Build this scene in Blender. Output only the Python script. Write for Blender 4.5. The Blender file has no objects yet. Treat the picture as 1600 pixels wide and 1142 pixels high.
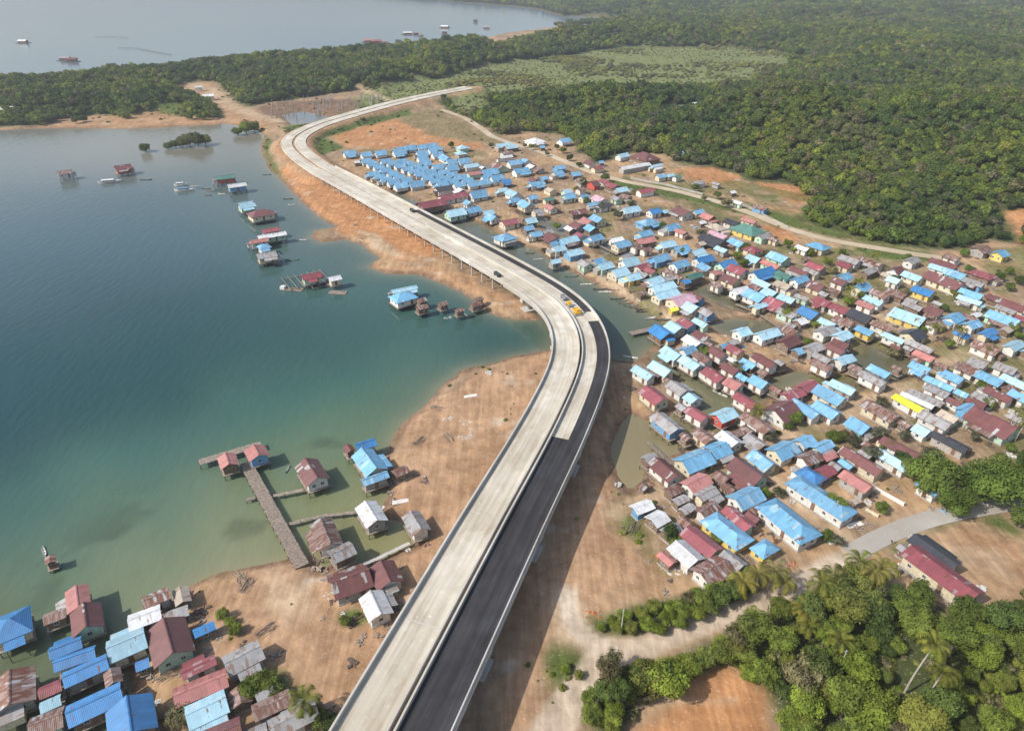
import bpy, math, random
import numpy as np
from mathutils import Vector, noise
random.seed(7); rng = np.random.default_rng(7)
S = bpy.context.scene
R = math.radians
# ------------------------------------------------------------------ camera, sky, sun, exposure
CAM_H = 112.0; F = 1067.0; CX, CY = 800.0, 571.0; PITCH = 30.6
cam = bpy.data.cameras.new("camera"); camo = bpy.data.objects.new("camera", cam); S.collection.objects.link(camo)
camo.location = (0, 0, CAM_H); camo.rotation_euler = (R(90 - PITCH), 0, 0)
cam.sensor_width = 36; cam.lens = 36 * F / 1600; cam.clip_start = 1; cam.clip_end = 30000
S.camera = camo
SUN_EL = 43.0; SH = R(25)                       # shadows fall towards +x, slightly away
sdir = Vector((-math.cos(SH) * math.cos(R(SUN_EL)), -math.sin(SH) * math.cos(R(SUN_EL)), math.sin(R(SUN_EL))))
w = bpy.data.worlds.new("World"); S.world = w; w.use_nodes = True
nt = w.node_tree; bg = nt.nodes["Background"]; sk = nt.nodes.new("ShaderNodeTexSky")
sk.sky_type = 'NISHITA'; sk.sun_disc = False; sk.sun_elevation = R(SUN_EL)
sk.sun_rotation = math.atan2(sdir.x, sdir.y); sk.air_density = 1.2; sk.dust_density = 2.5
nt.links.new(sk.outputs[0], bg.inputs[0]); bg.inputs[1].default_value = 0.12
sl = bpy.data.lights.new("sun", 'SUN'); sl.energy = 3.6; sl.angle = R(0.5); sl.color = (1, .955, .88)
slo = bpy.data.objects.new("sun", sl); S.collection.objects.link(slo)
slo.rotation_euler = sdir.to_track_quat('Z', 'Y').to_euler()
S.view_settings.view_transform = 'Standard'; S.view_settings.look = 'None'
S.view_settings.exposure = 0.35; S.view_settings.gamma = 1
S.cycles.max_bounces = 5; S.cycles.diffuse_bounces = 2; S.cycles.glossy_bounces = 2
S.cycles.transparent_max_bounces = 4; S.cycles.volume_bounces = 0
th = R(PITCH)
# ------------------------------------------------------------------ helpers
def ray(x, y):
    v = y - CY; u = x - CX
    return u, math.cos(th) * F - v * math.sin(th), math.sin(th) * F + v * math.cos(th)
def P(x, y, z=0.0):                              # photograph coordinates -> point on the level plane at height z
    a, b, d = ray(x, y); k = (CAM_H - z) / d
    return (a * k, b * k)
def proj(X, Y, Z):                               # world -> photograph coordinates (for culling and describing)
    dx, dy, dz = X, Y, Z - CAM_H
    zc = dy * math.cos(th) - dz * math.sin(th); yc = dy * math.sin(th) + dz * math.cos(th)
    return CX + F * dx / zc, CY - F * yc / zc
def ptsl(s, z=0.8): return np.array([P(a, b, z) for a, b in s])
def segdist(X, Y, poly, closed=True):
    n = len(poly); best = np.full(X.shape, 1e18); par = np.zeros(X.shape)
    acc = 0
    for i in range(n if closed else n - 1):
        ax, ay = poly[i]; bx_, by_ = poly[(i + 1) % n]
        dx, dy = bx_ - ax, by_ - ay; L2 = dx * dx + dy * dy + 1e-9
        t = np.clip(((X - ax) * dx + (Y - ay) * dy) / L2, 0, 1)
        d = (X - ax - t * dx) ** 2 + (Y - ay - t * dy) ** 2
        m = d < best; best[m] = d[m]; par[m] = (i + t)[m]
    return np.sqrt(best), par
def inside(X, Y, poly):
    r = np.zeros(X.shape, bool); n = len(poly); j = n - 1
    for i in range(n):
        xi, yi = poly[i]; xj, yj = poly[j]
        if yi != yj:
            c = ((yi > Y) != (yj > Y)) & (X < (xj - xi) * (Y - yi) / (yj - yi) + xi)
            r ^= c
        j = i
    return r
def sd(X, Y, poly):                              # >0 inside
    d, _ = segdist(X, Y, poly); return np.where(inside(X, Y, poly), d, -d)
def vnoise(X, Y, s, seed=0):                     # smooth value noise in numpy
    x = X / s + 1000.37 + seed * 17.1; y = Y / s + 1000.71 + seed * 9.7
    xi = np.floor(x).astype(np.int64); yi = np.floor(y).astype(np.int64); fx = x - xi; fy = y - yi
    fx = fx * fx * (3 - 2 * fx); fy = fy * fy * (3 - 2 * fy)
    def h(a, b):
        n = (a * 374761393 + b * 668265263 + seed * 1442695) & 0x7fffffff
        n = ((n ^ (n >> 13)) * 1274126177) & 0x7fffffff
        return ((n ^ (n >> 16)) & 0xffff) / 65535.0
    return (h(xi, yi) * (1 - fx) + h(xi + 1, yi) * fx) * (1 - fy) + (h(xi, yi + 1) * (1 - fx) + h(xi + 1, yi + 1) * fx) * fy
def fbm(X, Y, s, seed=0, o=4):
    r = 0; a = 1; t = 0
    for i in range(o): r = r + a * vnoise(X, Y, s / 2 ** i, seed + i); t += a; a *= .5
    return r / t
def smooth(a, b, x):
    t = np.clip((x - a) / (b - a), 0, 1); return t * t * (3 - 2 * t)

def link(o, parent=None):
    S.collection.objects.link(o)
    if parent: o.parent = parent
    return o
def tag(o, label=None, cat=None, group=None, kind=None):
    if label: o['label'] = label
    if cat: o['category'] = cat
    if group: o['group'] = group
    if kind: o['kind'] = kind
    return o
def empty(name, loc=(0, 0, 0), rz=0.0):
    o = bpy.data.objects.new(name, None); o.location = loc; o.rotation_euler = (0, 0, rz); o.empty_display_size = .5
    return link(o)
class MB:                                        # collects shapes, builds ONE mesh
    def __init__(s): s.v = []; s.f = []; s.m = []
    def add(s, vs, fs, mi=0):
        n = len(s.v); s.v += [tuple(v) for v in vs]; s.f += [tuple(i + n for i in f) for f in fs]; s.m += [mi] * len(fs)
    def box(s, x0, x1, y0, y1, z0, z1, mi=0):
        s.add([(x0, y0, z0), (x1, y0, z0), (x1, y1, z0), (x0, y1, z0), (x0, y0, z1), (x1, y0, z1), (x1, y1, z1), (x0, y1, z1)],
              [(0, 3, 2, 1), (4, 5, 6, 7), (0, 1, 5, 4), (1, 2, 6, 5), (2, 3, 7, 6), (3, 0, 4, 7)], mi)
    def tube(s, a, b, r0, r1=None, n=6, mi=0):
        r1 = r0 if r1 is None else r1; a = Vector(a); b = Vector(b); d = (b - a).normalized()
        u = d.orthogonal().normalized(); v = d.cross(u); vs = []
        for c, r in ((a, r0), (b, r1)):
            for i in range(n):
                t = 2 * math.pi * i / n; vs.append(c + (u * math.cos(t) + v * math.sin(t)) * r)
        s.add(vs, [(i, (i + 1) % n, n + (i + 1) % n, n + i) for i in range(n)] + [tuple(range(n))[::-1], tuple(range(n, 2 * n))], mi)
    def slab(s, quad, t, mi=0):                  # thick sheet from an upward polygon
        n = len(quad); lo = [(p[0], p[1], p[2] - t) for p in quad]
        s.add(list(quad) + lo, [tuple(range(n)), tuple(range(n, 2 * n))[::-1]] + [(i, n + i, n + (i + 1) % n, (i + 1) % n) for i in range(n)], mi)
    def mesh(s, name, mats):
        me = bpy.data.meshes.new(name); me.from_pydata(s.v, [], s.f)
        for m in (mats if isinstance(mats, (list, tuple)) else [mats]): me.materials.append(m)
        if any(s.m): me.polygons.foreach_set('material_index', s.m)
        me.update(); return me
    def build(s, name, mats, parent=None, smooth_=False):
        me = s.mesh(name, mats)
        if smooth_: me.polygons.foreach_set('use_smooth', [True] * len(me.polygons))
        return link(bpy.data.objects.new(name, me), parent)
def put(name, me, parent=None, loc=(0, 0, 0), rot=(0, 0, 0), scale=None):
    o = bpy.data.objects.new(name, me); o.location = loc; o.rotation_euler = rot
    if scale: o.scale = scale
    return link(o, parent)
# ------------------------------------------------------------------ materials
def newmat(name, rough=.8, spec=.3):
    m = bpy.data.materials.new(name); m.use_nodes = True; b = m.node_tree.nodes["Principled BSDF"]
    b.inputs['Roughness'].default_value = rough; b.inputs['Specular IOR Level'].default_value = spec
    return m, m.node_tree, b
def N(nt, t, **k):
    n = nt.nodes.new(t)
    for a, v in k.items(): setattr(n, a, v)
    return n
def mixc(nt, fac, a, b, mode='MIX'):
    n = nt.nodes.new('ShaderNodeMix'); n.data_type = 'RGBA'; n.blend_type = mode
    for s, v in ((0, fac), (6, a), (7, b)):
        if isinstance(v, (int, float)): n.inputs[s].default_value = v
        elif isinstance(v, tuple): n.inputs[s].default_value = (*v, 1) if len(v) == 3 else v
        else: nt.links.new(v, n.inputs[s])
    return n.outputs[2]
def noisef(nt, vec, scale, detail=4, lo=.4, hi=.6):
    n = N(nt, 'ShaderNodeTexNoise'); n.inputs['Scale'].default_value = scale; n.inputs['Detail'].default_value = detail
    if vec is not None: nt.links.new(vec, n.inputs['Vector'])
    r = N(nt, 'ShaderNodeMapRange'); r.inputs[1].default_value = lo; r.inputs[2].default_value = hi
    nt.links.new(n.outputs[0], r.inputs[0]); return r.outputs[0]
def bump(nt, b, h, dist=.05, st=.5):
    n = N(nt, 'ShaderNodeBump'); n.inputs['Distance'].default_value = dist; n.inputs['Strength'].default_value = st
    nt.links.new(h, n.inputs['Height']); nt.links.new(n.outputs[0], b.inputs['Normal'])
def objrand(nt, c, amt=.25):                      # brightness varies from object to object
    oi = N(nt, 'ShaderNodeObjectInfo'); r = N(nt, 'ShaderNodeMapRange')
    r.inputs[3].default_value = 1 - amt; r.inputs[4].default_value = 1 + amt * .6
    nt.links.new(oi.outputs['Random'], r.inputs[0])
    n = N(nt, 'ShaderNodeVectorMath', operation='SCALE'); nt.links.new(c, n.inputs[0]); nt.links.new(r.outputs[0], n.inputs['Scale'])
    return n.outputs[0]
def plain(name, col, rough=.8, var=.15, scale=2.0, rnd=.15):
    m, nt_, b = newmat(name, rough); tc = N(nt_, 'ShaderNodeTexCoord')
    f = noisef(nt_, tc.outputs['Object'], scale, 5, .35, .65)
    c = mixc(nt_, f, tuple(x * (1 - var) for x in col), tuple(min(1, x * (1 + var)) for x in col))
    nt_.links.new(objrand(nt_, c, rnd) if rnd else c, b.inputs['Base Color']); return m
def roofmat(name, col, rust=.0, rustcol=(.17, .075, .04), patch=0.0, patchcol=(.42, .42, .42), rough=.45):
    m, nt_, b = newmat(name, rough, .35); tc = N(nt_, 'ShaderNodeTexCoord'); v = tc.outputs['Object']
    oi = N(nt_, 'ShaderNodeObjectInfo'); off = N(nt_, 'ShaderNodeVectorMath', operation='ADD')
    cmb = N(nt_, 'ShaderNodeMath', operation='MULTIPLY'); cmb.inputs[1].default_value = 61.0
    nt_.links.new(oi.outputs['Random'], cmb.inputs[0]); nt_.links.new(v, off.inputs[0]); nt_.links.new(cmb.outputs[0], off.inputs[1])
    br = N(nt_, 'ShaderNodeTexBrick'); br.inputs['Scale'].default_value = 1; br.inputs['Mortar Size'].default_value = 0.02
    br.inputs['Brick Width'].default_value = .82; br.inputs['Row Height'].default_value = 2.4
    br.inputs['Color1'].default_value = (0, 0, 0, 1); br.inputs['Color2'].default_value = (1, 1, 1, 1); br.inputs['Mortar'].default_value = (.3, .3, .3, 1)
    nt_.links.new(off.outputs[0], br.inputs['Vector'])
    c = mixc(nt_, br.outputs[0], tuple(x * .86 for x in col), tuple(min(1, x * 1.1) for x in col))
    if patch:
        g = N(nt_, 'ShaderNodeMath', operation='GREATER_THAN'); g.inputs[1].default_value = 1 - patch
        nt_.links.new(br.outputs[0], g.inputs[0]); c = mixc(nt_, g.outputs[0], c, patchcol)
    if rust:
        mp = N(nt_, 'ShaderNodeMapping'); mp.inputs['Scale'].default_value = (1.3, .35, .35); nt_.links.new(off.outputs[0], mp.inputs[0])
        f = noisef(nt_, mp.outputs[0], 1.1, 6, .66 - rust * .3, .74 - rust * .26)
        c = mixc(nt_, f, c, rustcol)
    d = noisef(nt_, off.outputs[0], .5, 5, .3, .75); c = mixc(nt_, d, tuple([.82] * 3), (1.05, 1.05, 1.05), 'MIX') if False else c
    mm = N(nt_, 'ShaderNodeMapRange'); mm.inputs[3].default_value = .84; mm.inputs[4].default_value = 1.08; nt_.links.new(d, mm.inputs[0])
    sc = N(nt_, 'ShaderNodeVectorMath', operation='SCALE'); nt_.links.new(c, sc.inputs[0]); nt_.links.new(mm.outputs[0], sc.inputs['Scale'])
    fr = N(nt_, 'ShaderNodeMath', operation='FRACT'); ml_ = N(nt_, 'ShaderNodeMath', operation='MULTIPLY'); ml_.inputs[1].default_value = 13.7; nt_.links.new(oi.outputs['Random'], ml_.inputs[0]); nt_.links.new(ml_.outputs[0], fr.inputs[0])
    wz = N(nt_, 'ShaderNodeMath', operation='MULTIPLY'); wz.inputs[1].default_value = .18; nt_.links.new(fr.outputs[0], wz.inputs[0])
    lum = sum(col) / 3; c2 = mixc(nt_, wz.outputs[0], sc.outputs[0], tuple(lum * .55 + x * .35 + .06 for x in col))  # pales each roof by a random amount, glare put into its colour
    nt_.links.new(objrand(nt_, c2, .2), b.inputs['Base Color'])
    wv = N(nt_, 'ShaderNodeTexWave'); wv.inputs['Scale'].default_value = 1.2; nt_.links.new(v, wv.inputs['Vector'])
    bump(nt_, b, wv.outputs[1], .06, .35); return m
RM = {
 'B': roofmat('roof_sky_blue', (.18, .42, .64), .16, patch=.07, patchcol=(.34, .52, .64)), 'P': roofmat('roof_pale_blue', (.38, .62, .74), .15, patch=.12, patchcol=(.45, .6, .68)),
 'D': roofmat('roof_deep_blue', (.05, .23, .52), .06), 'M': roofmat('roof_maroon', (.185, .075, .075), .35, patch=.05),
 'R': roofmat('roof_crimson', (.31, .085, .10), .22, patch=.06, patchcol=(.4, .25, .25)), 'G': roofmat('roof_grey_zinc', (.36, .355, .36), .42, (.24, .15, .11), .12, (.25, .22, .2)),
 'W': roofmat('roof_white_zinc', (.68, .69, .70), .22, (.36, .27, .2)), 'T': roofmat('roof_rusty_zinc', (.30, .21, .18), .75, (.17, .07, .045), .25),
 'K': roofmat('roof_charcoal', (.055, .058, .07), .08), 'N': roofmat('roof_green', (.10, .23, .19), .1), 'Y': roofmat('roof_yellow', (.80, .82, .05), 0),
 'O': roofmat('roof_salmon', (.48, .20, .18), .3, (.3, .12, .1)), 'L': roofmat('roof_lilac', (.60, .38, .46), .1), 'E': roofmat('roof_beige', (.5, .42, .33), .3)}
RW = {'B': 'sky blue', 'P': 'pale blue', 'D': 'deep blue', 'M': 'maroon', 'R': 'red', 'G': 'grey zinc', 'W': 'white', 'T': 'rusty',
      'K': 'charcoal', 'N': 'green', 'Y': 'yellow', 'O': 'salmon', 'L': 'lilac pink', 'E': 'beige'}
WM = {'w': plain('wall_white', (.66, .64, .60)), 'c': plain('wall_cream', (.62, .55, .40)), 'y': plain('wall_yellow', (.68, .5, .14)),
      'b': plain('wall_blue', (.16, .34, .55)), 'g': plain('wall_mint', (.45, .62, .48)), 't': plain('wall_timber', (.20, .14, .10), var=.35),
      'k': plain('wall_concrete', (.36, .34, .31)), 'r': plain('wall_red', (.5, .1, .08))}
WW = {'w': 'white', 'c': 'cream', 'y': 'yellow', 'b': 'blue', 'g': 'mint', 't': 'timber', 'k': 'bare concrete', 'r': 'red'}
wood = plain('weathered_wood', (.27, .22, .18), .9, .3); dkwood = plain('dark_wood', (.12, .09, .07), .9, .3)
glass = plain('window_glass', (.03, .04, .05), .15, .1); frame_m = plain('window_frame', (.6, .6, .58)); door_m = plain('door_paint', (.2, .12, .08))
def concmat(name, col, sc=.25, st=.12):
    m, nt_, b = newmat(name, .85, .25); tc = N(nt_, 'ShaderNodeTexCoord'); v = tc.outputs['Object']
    f = noisef(nt_, v, sc, 7, .32, .68); c = mixc(nt_, f, tuple(x * (1 - st) for x in col), tuple(x * (1 + st) for x in col))
    f2 = noisef(nt_, v, .045, 5, .4, .62); c = mixc(nt_, f2, c, tuple(x * y for x, y in zip(col, (.80, .78, .74))))
    f3 = noisef(nt_, v, 1.3, 3, .66, .74); c = mixc(nt_, f3, c, tuple(min(1, x * 1.18) for x in col))
    if name in ('deck_concrete', 'new_asphalt'):
        ra = N(nt_, 'ShaderNodeAttribute', attribute_name='road'); mp_ = N(nt_, 'ShaderNodeMapping'); mp_.inputs['Scale'].default_value = (1.0, .03, 1); nt_.links.new(ra.outputs['Vector'], mp_.inputs[0])
        f4 = noisef(nt_, mp_.outputs[0], 1.1, 5, .35, .65); c = mixc(nt_, 1.0, c, mixc(nt_, f4, (.82, .80, .77) if name[0] == 'd' else (.75, .75, .76), (1.06, 1.06, 1.06) if name[0] == 'd' else (1.35, 1.33, 1.3)), 'MULTIPLY')
        mp2 = N(nt_, 'ShaderNodeMapping'); mp2.inputs['Scale'].default_value = (.25, .12, 1); nt_.links.new(ra.outputs['Vector'], mp2.inputs[0])
        f5 = noisef(nt_, mp2.outputs[0], 1.0, 4, .5, .62); c = mixc(nt_, 1.0, c, mixc(nt_, f5, (1.0, 1.0, 1.0), (.86, .83, .79)), 'MULTIPLY')
    nt_.links.new(c, b.inputs['Base Color']); return m
conc = concmat('deck_concrete', (.62, .575, .495)); conc_b = concmat('barrier_concrete', (.55, .53, .49)); conc_d = concmat('pier_concrete', (.48, .46, .43))
asph = concmat('new_asphalt', (.042, .042, .048), .3, .2); conc_r = concmat('road_concrete', (.44, .41, .37))
# ------------------------------------------------------------------ the lie of the land (traced outlines put back on the ground plane)
W_bay = [(-900, 203), (0, 203), (60, 200), (120, 200), (200, 201), (290, 197), (350, 193), (395, 199), (412, 212), (407, 235), (420, 262), (445, 288), (468, 312), (500, 340),
 (525, 353), (495, 360), (486, 371), (503, 377), (542, 373), (572, 386), (592, 400), (578, 416), (600, 426), (650, 429), (690, 441), (730, 461), (760, 486), (800, 499), (845, 500),
 (865, 520), (862, 546), (820, 553), (765, 565), (718, 580), (687, 604), (662, 634), (630, 660), (614, 690), (600, 716), (585, 745), (604, 772), (590, 800), (640, 822), (652, 850),
 (600, 872), (565, 888), (500, 889), (488, 868), (445, 872), (400, 880), (350, 890), (310, 903), (270, 930), (240, 950), (200, 985), (190, 1020), (205, 1060), (218, 1100), (235, 1160), (230, 1400), (-900, 1400)]
W_chan = [(590, 296), (626, 301), (660, 318), (700, 336), (728, 342), (758, 350), (795, 372), (840, 393), (885, 420), (935, 446), (985, 474), (1040, 506), (1056, 522), (1022, 543), (990, 562),
 (965, 560), (930, 548), (862, 546), (850, 520), (845, 500), (830, 470), (780, 432), (720, 395), (660, 358), (610, 320)]
W_pond = [(985, 642), (968, 662), (952, 700), (966, 738), (985, 762), (1003, 748), (1012, 722), (1060, 706), (1096, 694), (1112, 672), (1150, 668), (1180, 640), (1200, 620), (1240, 600), (1270, 585), (1250, 578),
 (1200, 592), (1150, 590), (1100, 570), (1060, 560), (1040, 548), (1015, 548), (1020, 565), (1060, 590), (1080, 620), (1060, 640), (1030, 650), (1010, 655)]
W_in = [[(1110, 506), (1150, 494), (1190, 500), (1228, 516), (1205, 536), (1160, 528), (1125, 520)], [(1072, 452), (1110, 445), (1150, 455), (1180, 478), (1165, 488), (1110, 470)],
 [(800, 318), (840, 335), (900, 355), (950, 375), (940, 382), (880, 368), (830, 348)], [(930, 380), (990, 375), (1010, 388), (990, 402), (940, 395)],
 [(1300, 545), (1350, 535), (1420, 550), (1440, 570), (1400, 590), (1340, 585), (1300, 570)], [(440, 180), (470, 174), (500, 178), (520, 184), (490, 192), (455, 196)],
 [(1290, 600), (1330, 590), (1350, 598), (1320, 615)], [(745, 255), (790, 262), (800, 268), (760, 266)]]
coastN = [(-2500, 133), (0, 131), (60, 126), (115, 124), (150, 119), (220, 112), (300, 100), (360, 98), (420, 95), (480, 86), (540, 79), (600, 76), (660, 70), (740, 63), (800, 51), (860, 43),
 (930, 39), (1010, 30), (960, 27.5), (880, 26), (850, 17), (800, 11), (740, 6), (690, 2)]
W_far = np.vstack([ptsl(coastN, 0), np.array([(-800, 3400), (-4000, 5200), (-30000, 9000), (-30000, 300)])])
waters = [ptsl(W_bay, .3), ptsl(W_chan, .3), ptsl(W_pond, .3)] + [ptsl(q, .3) for q in W_in]
plainP = ptsl([(600, 158), (640, 146), (700, 122), (780, 114), (850, 98), (900, 84), (1000, 76), (1100, 78), (1200, 78), (1262, 84), (1250, 112), (1160, 132), (1050, 142), (900, 148), (800, 156), (745, 170), (690, 168)], 1)
hillP = ptsl([(700, 172), (745, 193), (778, 214), (830, 207), (880, 212), (905, 238), (930, 258), (975, 240), (1035, 243), (1060, 256), (1110, 264), (1160, 285), (1225, 290), (1272, 315), (1245, 342),
 (1300, 366), (1400, 386), (1500, 394), (1550, 378), (1620, 390), (1900, 420), (2600, 300), (2600, -20), (800, -20), (860, 30), (1010, 40), (800, 70), (600, 100), (640, 135)], 1)
headP = ptsl([(-900, 130), (100, 126), (250, 112), (400, 98), (520, 88), (650, 78), (760, 66), (790, 100), (640, 138), (600, 158), (560, 142), (430, 160), (385, 168), (355, 150), (340, 130), (300, 127), (275, 140),
 (320, 160), (345, 172), (345, 190), (290, 190), (265, 182), (235, 184), (200, 190), (160, 180), (110, 184), (75, 196), (0, 199), (-900, 199)], 1)
# highway: left edge traced from the bottom of the photo to the far end, (px, py, deck height)
edge = [(365, 1400, 9), (440, 1270, 9), (516, 1142, 9), (603, 1000, 9), (690, 856, 9), (740, 775, 9), (780, 713, 9), (807, 671, 9), (840, 610, 9), (858, 577, 8.8), (867, 552, 8.5), (866, 530, 8.3), (860, 506, 8), (847, 485, 7.8),
 (826, 468, 7.5), (799, 451, 7.2), (778, 438, 7), (745, 418, 6.8), (717, 402, 6.5), (619, 346, 6), (520, 289, 5.5), (479, 267, 5.2), (452, 247, 5), (438, 232, 5), (436, 221, 5), (445, 211, 5), (466, 200, 5), (489, 191, 5.2),
 (541, 176, 5.5), (597, 161, 6), (654, 148, 6.5), (691, 141, 7), (730, 134, 8)]
E3 = np.array([(*P(a, b, z), z) for a, b, z in edge])
def resample(A, step, it=0):
    d = np.r_[0, np.cumsum(np.hypot(*np.diff(A[:, :2], axis=0).T))]; s = np.arange(0, d[-1], step)
    return np.stack([np.interp(s, d, A[:, i]) for i in range(A.shape[1])], 1)
EL = resample(E3, 2.0)
for _ in range(60):
    EL[1:-1] = EL[1:-1] * .5 + (EL[:-2] + EL[2:]) * .25
EL = resample(EL, 2.0)
tan_ = np.gradient(EL[:, :2], axis=0); tan_ /= np.linalg.norm(tan_, axis=1)[:, None]
nor = np.stack([tan_[:, 1], -tan_[:, 0]], 1)     # to the right of travel
EPX = np.array([proj(*p) for p in EL])
i_ab = int(np.argmin(np.hypot(EPX[:, 0] - 479, EPX[:, 1] - 267)))
def wid(i): return 18.2 - 1.0 * min(1, i / i_ab)
CENT = np.array([EL[i, :2] + nor[i] * wid(i) / 2 for i in range(len(EL))]); CZ = EL[:, 2]
roads = {  # painted dirt tracks: px line, width, colour key
 'r1': ([(960, 800), (1020, 775), (1080, 742), (1150, 706), (1230, 676), (1300, 655), (1370, 625), (1430, 590), (1470, 572), (1520, 550)], 5.5), 
 'r2': ([(770, 346), (812, 372), (860, 395), (905, 420), (975, 458), (1050, 500), (1110, 545), (1180, 572), (1240, 590), (1330, 606)], 6),
 'r3': ([(1196, 752), (1240, 782), (1290, 815), (1330, 855)], 6), 'r4': ([(1040, 516), (1120, 500), (1180, 487), (1250, 475), (1330, 470), (1420, 520)], 4),
 'r5': ([(290, 130), (335, 142), (360, 165), (400, 182), (440, 190)], 14), 'r6': ([(885, 930), (890, 965), (915, 1000), (960, 1022), (1010, 1012), (1060, 990), (1120, 968), (1190, 944), (1250, 915), (1300, 885), (1345, 862)], 4.4),
 'r7': ([(945, 1035), (925, 1060), (885, 1105), (850, 1160), (800, 1250)], 7), 'r8': ([(560, 138), (580, 147), (610, 158)], 7), 'r9': ([(700, 1090), (1150, 1095)], .1)}
GC = {'dirt': (.41, .25, .14), 'pink': (.42, .265, .16), 'pale': (.50, .37, .245), 'village': (.37, .26, .165), 'grass': (.10, .135, .035), 'forest': (.075, .092, .035),
      'meadow': (.24, .19, .10), 'plain': (.19, .215, .085), 'mud': (.22, .14, .09), 'orange': (.46, .235, .11), 'grey': (.56, .46, .36), 'rock': (.55, .48, .40)}
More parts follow.
